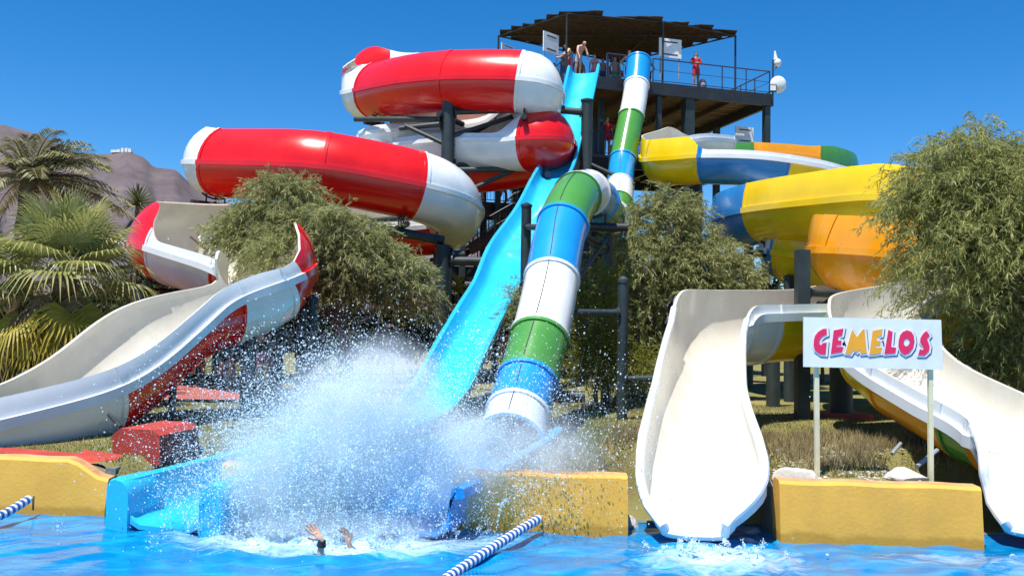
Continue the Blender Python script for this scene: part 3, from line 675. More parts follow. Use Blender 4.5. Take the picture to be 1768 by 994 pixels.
railing([TW(-0.1, 0.1, UP), TW(0.9, 0.1, UP)], bal=.15, posts=1.0); railing([TW(2.0, 0.1, UP), TW(4.1, .1, UP)]); railing([TW(4.1, .1, UP), TW(7.6, .1, UP)]); railing([TW(7.6, .1, UP), TW(7.6, 5, UP)])
railing([TW(-1.5, 0.4, UP), TW(-1.5, 8.9, UP)], bal=.16); railing([TW(-1.5, 8.9, UP), TW(7.6, 8.9, UP), TW(7.6, 5, UP)], bal=.2)
railing([TW(2.85, 4.3, 9.75), TW(5.0, 4.3, 9.75)]); railing([TW(-1.5, 1.3, MID), TW(2.6, 1.3, MID)], bal=.15)
railing([TW(-3.1, 2.3, 6.3), TW(0.4, 2.3, 6.3)], bal=.14); railing([TW(-3.3, 2.3, 3.2), TW(-1.9, 2.3, 3.2)], bal=.14); railing([TW(7.6,4.3,9.75), TW(7.6, 8.9, 9.75)], bal=.2)
# stair bay on the left of the tower
deck(-5.6, -1.66, 2.4, 5.2, MID, .5); deck(-5.4, -1.7, 2.9, 4.9, 7.25, .45); deck(-6.2, -2.0, 2.9, 4.9, 4.45, .45)
for a in (-5.5, -4.0, -2.3):
    for b in (2.6, 5.0): tbox('column', a-.11, a+.11, b-.11, b+.11, 0, MID-.45, M['steel'])
stair(TW(-1.7, 2.2, 7.25), TW(-5.4, 2.2, 5.0), 1.2); stair(TW(-5.8, 5.4, 4.45), TW(-2.2, 5.4, 7.25), 1.1); stair(TW(-2.0, 2.0, 4.45), TW(-6.0, 2.0, 1.6), 1.2)
railing([TW(-5.3, 3.0, 7.25), TW(-1.8, 3.0, 7.25)], bal=.14, mt='steel2'); railing([TW(-6.1, 2.9, 4.45), TW(-2.1, 2.9, 4.45)], bal=.14, mt='steel2'); railing([TW(-5.5, 2.5, MID), TW(-1.8, 2.5, MID)], bal=.15, mt='steel2')
for zz in (6.7, 3.9, 8.7): MB().beam(TW(-6.0, 2.5, zz), TW(-1.4, 2.5, zz), .12, .18).build('cross_beam', M['steel2'], tower, smooth=0)
MB().beam(TW(-5.5, 2.6, 4.0), TW(-2.3, 2.6, 6.6), .08, .1).build('brace', M['steel2'], tower, smooth=0)
# cross bracing and rear beams that close the view under the decks
for a, b, c_, d_ in (((-1.4,8.8,6.4),(2.6,8.8,9.0),.1,.14), ((2.6,8.8,6.4),(7.5,8.8,9.0),.1,.14), ((-1.4,0.2,6.2),(2.3,.25,6.2),.14,.2), ((-1.4,8.8,6.2),(7.5,8.8,6.2),.14,.2)):
    MB().beam(TW(*a), TW(*b), c_, d_).build('brace', M['woodd'], tower, smooth=0)
tbox('back_panel', -1.3, 2.6, 8.6, 8.66, 6.3, UP-0.6, M['woodd'])
# canopy: posts, pipe frame and sagging reed mats
CZ = 15.05
cp = [Vector((2.1, 38.1, CZ)), Vector((6.25, 38.9, CZ)), Vector((9.7, 40.4, CZ-0.05)), Vector((5.0, 44.6, CZ-0.1)), Vector((-0.8, 41.0, CZ-0.05))]
can = thing('shade_canopy', 'dark reed mat shade canopy on thin poles over the top deck', 'canopy', TW(2, 3, UP))
for k, q in enumerate(cp): MB().cyl((q.x, q.y, UP), q, 0.045, n=8).build('pole', M['steel2'], can)
for k in range(5): MB().cyl(cp[k], cp[(k+1) % 5], 0.04, n=8).build('frame_pipe', M['steel2'], can)
for k in (1, 2, 4): MB().cyl(cp[k], cp[3] if k != 2 else cp[4], 0.03, n=6).build('frame_pipe', M['steel2'], can)
M['reed'] = mat('dark brown reed mat', (0.045, 0.034, 0.026), 0.95, scale=6, col2=(0.12, 0.085, 0.055), bump=0.6, bscale=60, spec=0.1, transl=0.10)
poly = [(p.x, p.y) for p in cp]
def span(y):
    xs = []
    for i in range(5):
        (xa, ya), (xb, yb) = poly[i], poly[(i+1) % 5]
        if (ya-y)*(yb-y) < 0: xs.append(xa + (xb-xa)*(y-ya)/(yb-ya))
    return (min(xs), max(xs)) if len(xs) >= 2 else None
y = 38.12
while y < 44.55:
    y1 = y + 0.50; sp = span(min(y+0.26, 44.5))
    if sp:
        n_ = max(3, int((sp[1]-sp[0])/0.3)); mb = MB(); r0 = []
        ph = random.random()*6
        for k in range(n_+1):
            t = k/n_; x = sp[0]-0.06 + (sp[1]-sp[0]+0.12)*t
            sag = -0.05*math.sin(math.pi*t) + 0.035*math.sin(x*2.1+ph) + random.uniform(-.015,.015) - 0.012*(y-38)
            e0_, e1_ = random.uniform(-.05,.05), random.uniform(-.05,.05)
            r0 += [(x, y-.05+e0_, CZ+0.13+sag), (x, y1+e1_+.02, CZ+0.06+sag), (x, y1+e1_+.02, CZ+0.035+sag), (x, y-.05+e0_, CZ+0.105+sag)]
        mb.v = r0
        for k in range(n_):
            for j in range(4): mb.f.append((k*4+j, (k+1)*4+j, (k+1)*4+(j+1) % 4, k*4+(j+1) % 4)); mb.m.append(0)
        mb.f += [(0,1,2,3), (n_*4+3, n_*4+2, n_*4+1, n_*4)]; mb.m += [0,0]
        mb.build('reed_mat', M['reed'], can, smooth=30)
    y = y1
# ------------------------------------------------------------------ supports
def post(px, d_, ztop, r, label, arms=(), dia=(), group='slide support posts', square=False, cap=True, base=False, mt='steel', X=None, ar=.62):
    q = P(px, 600, d_) if X is None else Vector((X, d_, 0)); gz = float(ground_z(np.array(q.x), np.array(q.y)))
    t = thing('support_post', label, 'post', (q.x, q.y, gz), group)
    mb = MB()
    if square: mb.box((q.x, q.y, (ztop+gz)/2-0.1), (2*r, 2*r, ztop-gz+0.2))
    else: mb.cyl((q.x, q.y, gz-0.2), (q.x, q.y, ztop), r, n=16)
    mb.build('pole', M[mt], t)
    if cap and not square:
        MB().cyl((q.x, q.y, ztop-0.03), (q.x, q.y, ztop+0.03), r*1.16, n=16).cyl((q.x, q.y, ztop+0.03), (q.x, q.y, ztop+0.09), r*1.1, r*0.3, n=16).build('cap', M[mt], t)
    if base:
        MB().box((q.x, q.y, gz+0.06), (r*4.2, r*4.2, 0.12)).build('base_plate', mat('red footing', (0.35,0.07,0.05), 0.8), t)
    for (p, z0) in arms:
        p = Vector(p); a = Vector((q.x, q.y, z0)); MB().cyl(a, p, r*ar, n=12).build('arm', M[mt], t)
        dr = (p-a).normalized(); MB().cyl(a+dr*(r*1.0), a+dr*(r*1.0+0.05), r*0.95, n=12).build('flange', M[mt], t)
    for (p, z0) in dia:
        MB().cyl((q.x, q.y, z0), p, r*0.36, n=8).build('brace', M[mt], t)
    return q
def cradle(c, heading, rad, label, drop=0.0, mt='steel2', group='slide saddles'):
    """short pipe bracket with three pegs that carries a flume from below"""
    c = Vector(c); h = Vector((math.cos(heading), math.sin(heading), 0)); t = thing('saddle_bracket', label, 'bracket', c + Vector((0,0,-rad-0.35)), group)
    b0 = c + Vector((0,0,-rad-0.30)); MB().cyl(b0 - h*0.85, b0 + h*0.85, 0.10, n=12).build('pipe', M[mt], t)
    for s in (-0.34, 0.0, 0.34):
        zt = -math.sqrt(max(0.01, 1-(s/0.95)**2))*rad - 0.02
        MB().cyl(b0 + h*s, c + h*s + Vector((0,0,zt)), 0.03, n=8).build('peg', M[mt], t)
    arc = [c + h*(math.sin(a)*(rad+0.09)*0.95) + Vector((0,0,-math.cos(a)*(rad+0.09))) for a in np.linspace(-0.5, 0.5, 9)]
    MB().path(arc, 0.035, 6).build('saddle_strap', M[mt], t)
    return b0
# main mast of the red spiral with arms to each turn
post(766, 33.2, 10.1, 0.24, ar=.42, label='tall thick dark steel mast in the middle of the red spiral', arms=[(P(690,222,33.6),9.2), (P(975,187,33.4),9.6), (P(915,292,33.5),7.5), (P(613,206,35.2),9.35), (P(600,385,31),5.9), (P(860,290,34.5),7.7)], dia=[(P(700,217,33.5),8.4), (P(905,195,33.6),8.7), (P(870,200,35),8.3), (P(890,292,33.5),6.4)])
post(1008, 33.9, 10.3, 0.21, 'dark steel post in front of the upper cyan slide', arms=[(P(925,186,33.9),9.85)], dia=[(P(1095,318,33.6),8.0)])
post(1060, 36.6, 9.2, 0.30, 'thick dark green post left of the upper tube slide', cap=False)
post(905, 24.0, 4.95, 0.13, 'slim steel post between the cyan slide and the tube slide', arms=[(P(945,393,21.5),4.4), (P(935,455,20),3.2)])
post(762, 29.3, 4.35, 0.24, 'thick steel post under the white end of the middle red loop', arms=[(P(640,392,28.6),4.55), (P(870,452,29.5),3.9), (P(800,440,29.5),4.1)])
post(1075, 17.2, 2.62, 0.10, 'dark steel post with brace right of the tube slide', arms=[(P(990,539,16.8),2.03), (P(1130,653,16.8),0.80)], dia=[])
post(1047, 21.5, 3.9, 0.12, 'rear steel post behind the tube slide hump', arms=[(P(1000,400,19.8),3.6)], dia=[(P(1000,480,18.2),3.9)])
pq = post(1385, 17.7, 3.30, 0.12, 'square dark post left of the lettered sign', square=True, arms=[(P(1492,508,18.4),2.48)], dia=[(P(1440,510,18.1),1.9), (P(1395,505,17.9),1.95)])
post(1452, 19.2, 1.35, 0.23, 'short thick blue green post on a red footing under the twin slides', base=True)
post(1362, 24, 3.2, 0.13, 'thin dark post behind the square post'); post(1335, 22, 2.6, 0.16, 'dark post in the shade behind the white chute')
post(1640, 17.0, 2.2, 0.15, 'dark post behind the right end of the sign board'); post(1200, 36.5, 7.6, 0.25, 'thick dark post under the uppermost yellow turn', cap=False)
post(1292, 30.5, 6.3, 0.16, 'dark post under the upper blue flume', dia=[(P(1255,330,31.5),5.6)])
post(1600, 21.4, 3.4, 0.16, 'dark post hidden among leaves under the orange turn')
post(430, 17.6, 1.68, 0.145, 'stout capped steel post under the white left slide', arms=[(P(285,607,16.2),1.22)])
post(478, 18.6, 1.9, 0.14, 'black steel post below the last white turn', mt='steel2', cap=False, arms=[(P(520,583,18.2),1.35)])
post(537, 19.6, 2.25, 0.12, 'short capped post in front of the left tree', arms=[(P(478,580,18.6),1.6)])
post(301, 15.4, 1.25, 0.06, 'thin black prop under the white left slide', mt='steel2', cap=False)
post(240, 25.0, 2.7, 0.14, 'post behind the palm under the lowest red turn'); post(375, 30.2, 5.6, 0.16, 'post behind the left tree under the middle red loop')
post(520, 19.0, 2.05, 0.1, 'slim strut under the last white turn', mt='steel2', cap=False)
# saddles under the flumes, set square to each channel
def saddle(sl_, uu, lab):
    root, pts_, Sd_, u_, D_ = sl_; i = int(np.argmin(abs(u_-uu))); cradle(pts_[i], math.atan2(Sd_[i][1], Sd_[i][0]), float(D_[i])+.05, lab)
for uu, lab in ((33.0, 'black saddle bracket under the left end of the middle red loop'), (36.8, 'black saddle bracket under the white end of the middle loop'), (34.9, 'black saddle bracket under the middle of the middle red loop'), (5.3, 'saddle bracket under the left end of the top loop'), (8.6, 'saddle bracket under the right end of the top loop'), (6.9, 'saddle bracket under the middle of the top loop'), (23.0, 'saddle bracket under the red end of the second turn'), (20.3, 'saddle bracket under the white second turn'), (53.5, 'saddle bracket under the last white turn'), (56.0, 'saddle bracket under the red part of the left exit run'), (46.5, 'saddle bracket under the lowest red turn'), (41.0, 'saddle bracket behind the white end of the middle loop')): saddle(SPIRAL, uu, lab)
for uu, lab in ((19.0, 'saddle bracket under the yellow flume'), (28.6, 'saddle bracket under the orange turn'), (9.4, 'saddle bracket under the upper blue flume'), (5.5, 'saddle bracket under the uppermost yellow turn')): saddle(TWA, uu, lab)
saddle(TWB, 18.2, 'saddle bracket under the lower blue flume')
# tube slide yokes
for px, py, dd, lab in ((1020, 330, 21, 'yoke bracket under the tube slide hump'), (925, 600, 15.9, 'yoke bracket low on the tube slide')):
    c = P(px, py, dd); cradle(c, 0.0, 0.52, lab, group='tube yokes')
# prop strut by the red block and short props under the right chute
pr = MB(); pr.cyl(P(188, 715, 12.9), P(208, 737, 12.6), 0.03, n=8); tag(pr.build('prop_strut', M['steel2'], org=Vector(P(208,737,12.6))), 'thin black strut leaning under the left exit run', 'strut')
pr = MB(); pr.cyl(P(1583, 805, 10.9), P(1618, 777, 11.3), 0.028, n=8); tag(pr.build('prop_strut', M['galv'], org=Vector(P(1583,805,10.9))), 'grey pipe strut beside the right sign leg', 'strut')
pr = MB(); pr.cyl(P(1540, 783, 11.6), P(1555, 765, 11.8), 0.022, n=8); tag(pr.build('prop_strut', M['galv'], org=Vector(P(1540,783,11.6))), 'short grey strut in the shade behind the sign', 'strut')
# red block and red edging by the cyan chute
rb = thing('red_block', 'red painted concrete block beside the cyan chute', 'block', (P(230,790,12).x, 12.0, 0))
mr_ = mat('red painted concrete', (0.40, 0.038, 0.02), 0.7, var=0.2, scale=3, bump=0.2, dirt=(0.12,0.03,0.02), dirt_amt=0.5)
def prism(pts_px, d0, dep, nm, mm, par, zs=None):
    f = [P(x, y, d0) for x, y in pts_px]; n_ = len(f); b = [p + Vector((0.12, dep, 0)) for p in f]
    return MB().add(f + b, [tuple(range(n_))] + [tuple(reversed(range(n_, 2*n_)))] + [(i, n_+i, n_+(i+1) % n_, (i+1) % n_) for i in range(n_)]).build(nm, mm, par, smooth=0)
prism([(194,803), (276,803), (276,752), (262,742), (208,739), (194,750)], 11.7, 1.1, 'upright_block', mr_, rb)
ap = MB()
ks = [(-9.0,-6.2), (-6.2,-5.2), (-5.2,-4.72)]
for xa, xb in ks: ap.add([(xa, WY(xa)+.24, .075 if xa < -5.3 else .03), (xb, WY(xb)+.24, .075 if xb < -5.3 else (.03 if xb < -5 else -.1)), (xb, WY(xb)+.62, .075 if xb < -5.3 else .03), (xa, WY(xa)+.62, .08)], [(0,1,2,3)])
ap.build('apron', mr_, rb, smooth=0)
# ------------------------------------------------------------------ sign
sg = thing('lettered_sign', 'white board on two posts lettered GEMELOS in pink and orange', 'sign', (P(1510,825,10.6).x, 10.6, 0))
DS = 10.6
mb = MB(); c4 = [P(1388,547,DS), P(1625,552,DS), P(1628,638,DS), P(1388,633,DS)]
bk = [p + Vector((0,0.03,0)) for p in c4]
mb.add(c4+bk, [(3,2,1,0), (4,5,6,7), (0,1,5,4), (1,2,6,5), (2,3,7,6), (3,0,4,7)]); panel = mb.build('panel', M['board'], sg, smooth=0)
mpost = mat('cream sign post', (0.72, 0.66, 0.42), 0.6, dirt=(0.3,0.2,0.1), dirt_amt=0.5)
for xa, xb in ((1409,1411), (1606,1607)):
    a = P(xa, 600, DS+0.06); b = P(xb, 838, DS+0.06); MB().beam((a.x, a.y, a.z), (b.x, b.y, -0.05), 0.05, 0.05).build('post', mpost, sg, smooth=0)
mpink = mat('pink print', (0.80, 0.018, 0.095), 0.5, var=0.05); morg = mat('orange print', (0.90, 0.38, 0.02), 0.5, var=0.05)
# letter outlines traced on the board (zoom units: 1768 wide for 280 photo pixels)
LT = {
 'G': (mpink, [(360,170),(365,235),(350,240),(320,255),(295,280),(280,320),(290,345),(305,352),(318,328),(362,322),(350,455),(290,450),(235,410),(220,360),(222,300),(235,250),(270,205),(320,175)]),
 'E1': (mpink, [(440,190),(545,170),(530,245),(490,260),(485,300),(525,300),(520,352),(475,350),(470,370),(545,368),(530,425),(408,448)]),
 'M': (morg, [(640,180),(692,262),(755,180),(775,180),(800,440),(735,445),(722,395),(690,430),(652,400),(622,450),(565,442)]),
 'E2': (morg, [(865,195),(970,175),(960,245),(912,262),(908,300),(950,302),(944,350),(900,352),(895,378),(965,372),(950,440),(828,455)]),
 'L': (mpink, [(1035,185),(1080,205),(1065,370),(1120,378),(1110,440),(992,448)]),
 'O': (mpink, [(1240,188),(1285,205),(1312,250),(1320,310),(1305,380),(1265,435),(1215,458),(1170,430),(1145,370),(1148,300),(1165,240),(1195,205)]),
 'S': (mpink, [(1450,195),(1478,232),(1485,250),(1455,282),(1470,320),(1485,365),(1475,420),(1430,462),(1360,462),(1378,395),(1410,405),(1420,385),(1400,350),(1382,320),(1385,275),(1415,225)])}
O_in = [(1235,280),(1262,295),(1268,325),(1250,355),(1225,365),(1205,345),(1202,315),(1215,290)]
conv = lambda pt, off, dy: P(1370 + (pt[0]+off[0])*280/1768.0, 540 + (pt[1]+off[1])*120/758.0, DS - dy)
from mathutils.geometry import tessellate_polygon
def flat(poly, hole, off, dy, mm, nm, par):
    loops = [[Vector((p[0], p[1], 0)) for p in poly]] + ([[Vector((p[0], p[1], 0)) for p in hole]] if hole else [])
    allp = poly + (hole or []); tris = tessellate_polygon(loops)
    v = [conv(p, off, dy) for p in allp]; n_ = len(v); b = [q + Vector((0, 0.004, 0)) for q in v]
    fs = [t for t in tris]; outl = [(i, (i+1) % len(poly)) for i in range(len(poly))]
    mbx = MB().add(v, fs); mbx.add(v+b, [(i, j, n_+j, n_+i) for i, j in outl])
    return mbx.build(nm, mm, par, smooth=0)
def grow(poly, k):
    n_ = len(poly); out = []
    ar = sum(poly[i][0]*poly[(i+1) % n_][1]-poly[(i+1) % n_][0]*poly[i][1] for i in range(n_)); sg_ = 1 if ar > 0 else -1
    for i in range(n_):
        a = Vector(poly[i-1]); b = Vector(poly[i]); c = Vector(poly[(i+1) % n_]); e1 = (b-a).normalized(); e2 = (c-b).normalized()
        n1 = Vector((e1.y, -e1.x))*sg_; n2 = Vector((e2.y, -e2.x))*sg_; nn = (n1+n2); nn = nn.normalized() if nn.length > 1e-4 else n1
        out.append(tuple(b + nn*min(k/max(0.5, nn.dot(n1)), k*1.6)))
    return out
for key, (mm, poly_) in LT.items():
    hole = O_in if key == 'O' else None
    big = grow(poly_, 13)
    flat(grow(poly_, 15), None, (15, 17), 0.004, M['ink'], 'letter_shadow', sg)
    flat(big, None, (9, 9), 0.008, M['board'], 'letter_outline', sg)
    flat(big, None, (0, 0), 0.0085, M['board'], 'letter_outline', sg)
    flat(poly_, hole, (0, 0), 0.013, mm, 'letter', sg)

# ------------------------------------------------------------------ rocks
mrock = mat('pale limestone', (0.52, 0.49, 0.44), 0.9, var=0.2, scale=4, bump=0.5, bscale=12, dirt=(0.25,0.2,0.15), dirt_amt=0.5)
def rock(px, py, dd, sx_, sy_, sz_, lab, seed):
    q = P(px, py, dd); bm = bmesh.new(); bmesh.ops.create_icosphere(bm, subdivisions=3, radius=1.0); rr = random.Random(seed)
    pl = [(Vector((rr.uniform(-1,1), rr.uniform(-1,1), rr.uniform(-.2,1))).normalized(), rr.uniform(.55,.85)) for _ in range(9)]
    for v in bm.verts:
        for n_, k in pl:
            e = v.co.dot(n_) - k
            if e > 0: v.co -= n_*e
        v.co += Vector((rr.uniform(-1,1), rr.uniform(-1,1), rr.uniform(-1,1)))*0.012
        v.co = Vector((v.co.x*sx_, v.co.y*sy_, v.co.z*sz_))
    me = bpy.data.meshes.new('rock'); bm.to_mesh(me); bm.free(); me.materials.append(mrock)
    me.shade_smooth(); me.set_sharp_from_angle(angle=R(22))
    o = bpy.data.objects.new('rock', me); COL.objects.link(o); o.location = (q.x, q.y, float(ground_z(np.array(q.x), np.array(q.y)))+sz_*0.25)
    tag(o, lab, 'rock', 'pale rocks behind the pool wall')
rock(1062,800,10.8,.28,.22,.16,'rounded pale rock just left of the white chute',1); rock(1378,805,10.7,.30,.22,.17,'pale rock behind the left sign leg',2); rock(1565,818,10.5,.26,.2,.10,'flat pale rock left of the right sign leg',3)
rock(1532,796,11.1,.16,.12,.07,'small pale stone behind the flat rock',5); rock(1493,765,11.9,.07,.06,.05,'tiny pale stone on the dry bank',6); rock(1705,640,19.5,.5,.4,.4,'pale boulder behind the right chute',7)

# ------------------------------------------------------------------ lane ropes
mfb = mat('blue float', (0.02,0.10,0.34), 0.4); mfw = mat('white float', (0.82,0.82,0.84), 0.4)
def float_mesh(m):
    mb = MB(); pr = [(0,0.018),(0.004,0.045),(0.02,0.05),(0.036,0.045),(0.04,0.018)]; n_ = 12
    for x, r in pr:
        for k in range(n_): a = 2*math.pi*k/n_; mb.v.append((x-0.02, r*math.cos(a), r*math.sin(a)))
    for i in range(4):
        for k in range(n_): mb.f.append((i*n_+k, i*n_+(k+1) % n_, (i+1)*n_+(k+1) % n_, (i+1)*n_+k)); mb.m.append(0)
    mb.f += [tuple(reversed(range(n_))), tuple(range(4*n_, 5*n_))]; mb.m += [0,0]
    return mb.mesh('float', m)
FB, FW = float_mesh(mfb), float_mesh(mfw)
def rope(pts, lab, hook):
    dense, U = catmull([tuple(p) for p in pts]); q, u, s_ = resample(dense, U, 0.043)
    t = thing('lane_rope', lab, 'lane rope', tuple(q[-1]), 'pool lane ropes')
    hk = Vector(hook); MB().path([tuple(p) for p in q[::4]] + [tuple(q[-1]), hook], 0.008, 6).build('rope', M['board'], t)
    for i in range(len(q)-1):
        dv = Vector(q[i+1]) - Vector(q[i]); o = inst(FB if i % 2 else FW, 'float', (Vector(q[i])+Vector(q[i+1]))/2, t)
        o.rotation_euler = dv.to_track_quat('X', 'Z').to_euler()
    return t
h1 = P(58, 858, 10.72); a1 = P(50, 861, 10.6)
lr = rope([P(-90,915,9.6), P(-30,900,9.9), P(10,885,10.2), a1], 'blue and white lane rope hooked to the left pool wall', h1)
MB().cyl(P(57,880,10.66), P(58,856,10.7), 0.012, n=6).build('hook', mat('rusty iron', (0.16,0.07,0.03), 0.8), lr)
h2 = P(935, 890, 10.3)
rope([P(700,1050,7.6), P(780,992,8.45), P(850,945,9.2), P(905,910,9.85), P(930,895,10.15)], 'blue and white lane rope running to the wall right of the splash', h2)
# ------------------------------------------------------------------ vegetation
def leaf_mat(name, c0, c1, c2, transl=0.3, rough=0.55):
    m = bpy.data.materials.new(name); m.use_nodes = True; n = m.node_tree; L = n.links; b = n.nodes['Principled BSDF']
    geo = n.nodes.new('ShaderNodeNewGeometry'); cr = n.nodes.new('ShaderNodeValToRGB'); e = cr.color_ramp
    e.elements[0].position = 0.0; e.elements[0].color = (*c0, 1); e.elements[1].position = 1.0; e.elements[1].color = (*c2, 1); x = e.elements.new(0.6); x.color = (*c1, 1)
    no = n.nodes.new('ShaderNodeTexNoise'); no.inputs['Scale'].default_value = 1.6; L.new(geo.outputs['Position'], no.inputs['Vector'])
    ad = n.nodes.new('ShaderNodeMath'); ad.operation = 'MULTIPLY_ADD'; ad.inputs[1].default_value = 0.6; L.new(geo.outputs['Random Per Island'], ad.inputs[0])
    m2 = n.nodes.new('ShaderNodeMath'); m2.operation = 'MULTIPLY'; m2.inputs[1].default_value = 0.55; L.new(no.outputs['Fac'], m2.inputs[0]); L.new(m2.outputs[0], ad.inputs[2])
    L.new(ad.outputs[0], cr.inputs[0]); L.new(cr.outputs[0], b.inputs['Base Color']); b.inputs['Roughness'].default_value = rough; b.inputs['Specular IOR Level'].default_value = 0.3
    tr = n.nodes.new('ShaderNodeBsdfTranslucent'); L.new(cr.outputs[0], tr.inputs['Color']); ms = n.nodes.new('ShaderNodeMixShader'); ms.inputs[0].default_value = transl
    L.new(b.outputs[0], ms.inputs[1]); L.new(tr.outputs[0], ms.inputs[2]); L.new(ms.outputs[0], n.nodes['Material Output'].inputs[0])
    return m
def nrm(a): return a/np.maximum(np.linalg.norm(a, axis=-1, keepdims=True), 1e-9)
def quads_mesh(name, V4, m):
    """V4: (n,4,3) leaf quads"""
    n_ = len(V4); me = bpy.data.meshes.new(name); me.vertices.add(n_*4); me.vertices.foreach_set('co', V4.astype(np.float32).ravel())
    me.loops.add(n_*4); me.loops.foreach_set('vertex_index', np.arange(n_*4, dtype=np.int32)); me.polygons.add(n_)
    me.polygons.foreach_set('loop_start', np.arange(0, n_*4, 4, dtype=np.int32)); me.update(calc_edges=True); me.materials.append(m); return me
def leaf_quads(base, dr, ln, wd):
    n_ = len(base); rnd = rng.standard_normal((n_, 3)); sd = nrm(np.cross(dr, rnd)); ln = np.asarray(ln).reshape(-1, 1); wd = np.asarray(wd).reshape(-1, 1)
    mid = base + dr*ln*0.45 + np.array([0, 0, 0.02])*ln; tip = base + dr*ln - np.array([0, 0, 0.10])*ln
    return np.stack([base, mid + sd*wd*0.5, tip, mid - sd*wd*0.5], 1)
MB_bark = mat('grey brown bark', (0.12, 0.09, 0.065), 0.95, var=0.35, scale=12, bump=0.6, bscale=30)
def tree(name, lab, base, blobs, nshoot, mt, lf=(0.11, 0.022), trunk_r=0.12, droop=0.6, per=22, shoot=0.5, group=None, cat='tree', shell=0.55, stems=1, noise=0.25):
    base = Vector(base); t = thing(name, lab, cat, base, group)
    C = np.array([b[:3] for b in blobs]); Rr = np.array([b[3:6] for b in blobs]); wgt = (Rr.prod(1))**0.7; wgt /= wgt.sum()
    bi = rng.choice(len(blobs), nshoot, p=wgt); dr = nrm(rng.standard_normal((nshoot, 3))); dr[:, 2] = np.where(dr[:, 2] < -0.55, -dr[:, 2], dr[:, 2])
    lump = 1 + noise*np.sin(dr[:, 0]*5+bi)*np.cos(dr[:, 1]*6+bi*2) + noise*0.6*np.sin(dr[:, 2]*9+dr[:, 0]*7+bi*3)
    rad = (shell + (1-shell)*rng.random(nshoot)**0.5)*lump*(1+.35*(rng.random(nshoot) < .10)*rng.random(nshoot))
    st = C[bi] + dr*Rr[bi]*rad[:, None]
    # shoots bend outward then down
    out = nrm(dr*np.array([1, 1, 0.6]) + 0.45*rng.standard_normal((nshoot, 3)) + np.array([0, 0, 0.25]))
    L_ = shoot*(0.6+0.8*rng.random(nshoot)); tt = np.sort(rng.random((nshoot, per)), 1)
    pos = st[:, None, :] + out[:, None, :]*(L_[:, None]*tt)[:, :, None] - np.array([0, 0, 1.0])*(droop*L_[:, None]*tt**2)[:, :, None]
    tan = nrm(out[:, None, :] - np.array([0, 0, 1.0])*(2*droop*tt)[:, :, None])
    ld = nrm(tan*0.8 + 0.55*rng.standard_normal((nshoot, per, 3)) - np.array([0, 0, 0.35])*droop)
    pos = pos.reshape(-1, 3); ld = ld.reshape(-1, 3); n_ = len(pos)
    ok = pos[:, 2] > base.z + 0.05
    pos, ld = pos[ok], ld[ok]; n_ = len(pos)
    Q = leaf_quads(pos, ld, lf[0]*(0.4+1.2*rng.random(n_)**1.3), lf[1]*(0.6+0.8*rng.random(n_)))
    org = np.array(base); me = quads_mesh('crown', Q - org, mt); o = bpy.data.objects.new('crown', me); COL.objects.link(o); o.parent = t
    mb = MB(); top = Vector(C[np.argmax(Rr[:, 2]*1.0 + C[:, 2]*0)])
    for s_ in range(stems):
        of = Vector((random.uniform(-.15,.15), random.uniform(-.15,.15), 0))*(stems > 1)
        k0 = base + of - Vector((0,0,0.1)); k1 = base.lerp(top, 0.55) + Vector((random.uniform(-.15,.15), random.uniform(-.1,.1), 0))
        mb.path([k0, k0.lerp(k1, .4) + Vector((random.uniform(-.08,.08), 0, 0)), k1, top], [trunk_r*1.25, trunk_r, trunk_r*.7, trunk_r*.35], 9)
    mb.build('trunk', MB_bark, t)
    mb = MB()
    for c, r in zip(C, Rr):
        a = base.lerp(top, random.uniform(.35,.6)); c = Vector(c); mid = a.lerp(c, .5) + Vector((random.uniform(-.1,.1), random.uniform(-.1,.1), .15))
        mb.path([a, mid, c], [trunk_r*.45, trunk_r*.3, trunk_r*.14], 6)
        for _ in range(5):
            e = c + Vector((random.gauss(0,1)*r[0], random.gauss(0,1)*r[1], abs(random.gauss(0,.8))*r[2]))*0.6
            mb.path([c, c.lerp(e,.5)+Vector((0,0,.06)), e], [trunk_r*.14, trunk_r*.09, trunk_r*.04], 5)
    mb.build('limbs', MB_bark, t)
    return t
def blobs_px(L, d0, k=1.0, dy=0):
    out = []
    for (px, py, rx, ry, dd) in L:
        rx, ry, py = rx*k, ry*k, py+dy; d_ = d0 + dd; q = P(px, py, d_); s_ = d_/FPX; out.append((q.x, q.y, q.z, rx*s_, min(rx, ry)*s_*0.9, ry*s_))
    return out
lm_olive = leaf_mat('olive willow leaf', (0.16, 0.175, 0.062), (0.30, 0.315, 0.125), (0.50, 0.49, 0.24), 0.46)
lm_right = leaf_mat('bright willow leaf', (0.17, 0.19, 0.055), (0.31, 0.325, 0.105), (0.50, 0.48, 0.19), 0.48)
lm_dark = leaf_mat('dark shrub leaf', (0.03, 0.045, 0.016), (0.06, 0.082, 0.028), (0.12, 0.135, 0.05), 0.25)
lm_bright = leaf_mat('yellow green feathery leaf', (0.10, 0.12, 0.02), (0.20, 0.21, 0.03), (0.33, 0.31, 0.06), 0.4)
b1 = blobs_px([(490,350,62,48,0.6), (440,395,62,45,0.8), (560,405,80,55,0), (500,440,72,50,-.2), (620,450,70,50,0), (590,495,62,34,0), (690,475,46,46,.3), (650,515,52,26,.3), (425,425,42,32,.6), (722,505,24,40,.4), (470,320,22,18,.5), (520,315,18,16,.4), (385,405,20,22,.6), (640,400,26,24,.2)], 23.2, .84, 6)
tree('willow_tree', 'olive green willowy tree in the middle left below the red loops', (P(600,600,23.2).x, 23.2, 0), b1, 3000, lm_olive, lf=(0.14,0.024), trunk_r=0.16, droop=0.5, per=26, shoot=0.6, noise=.30, shell=.45)
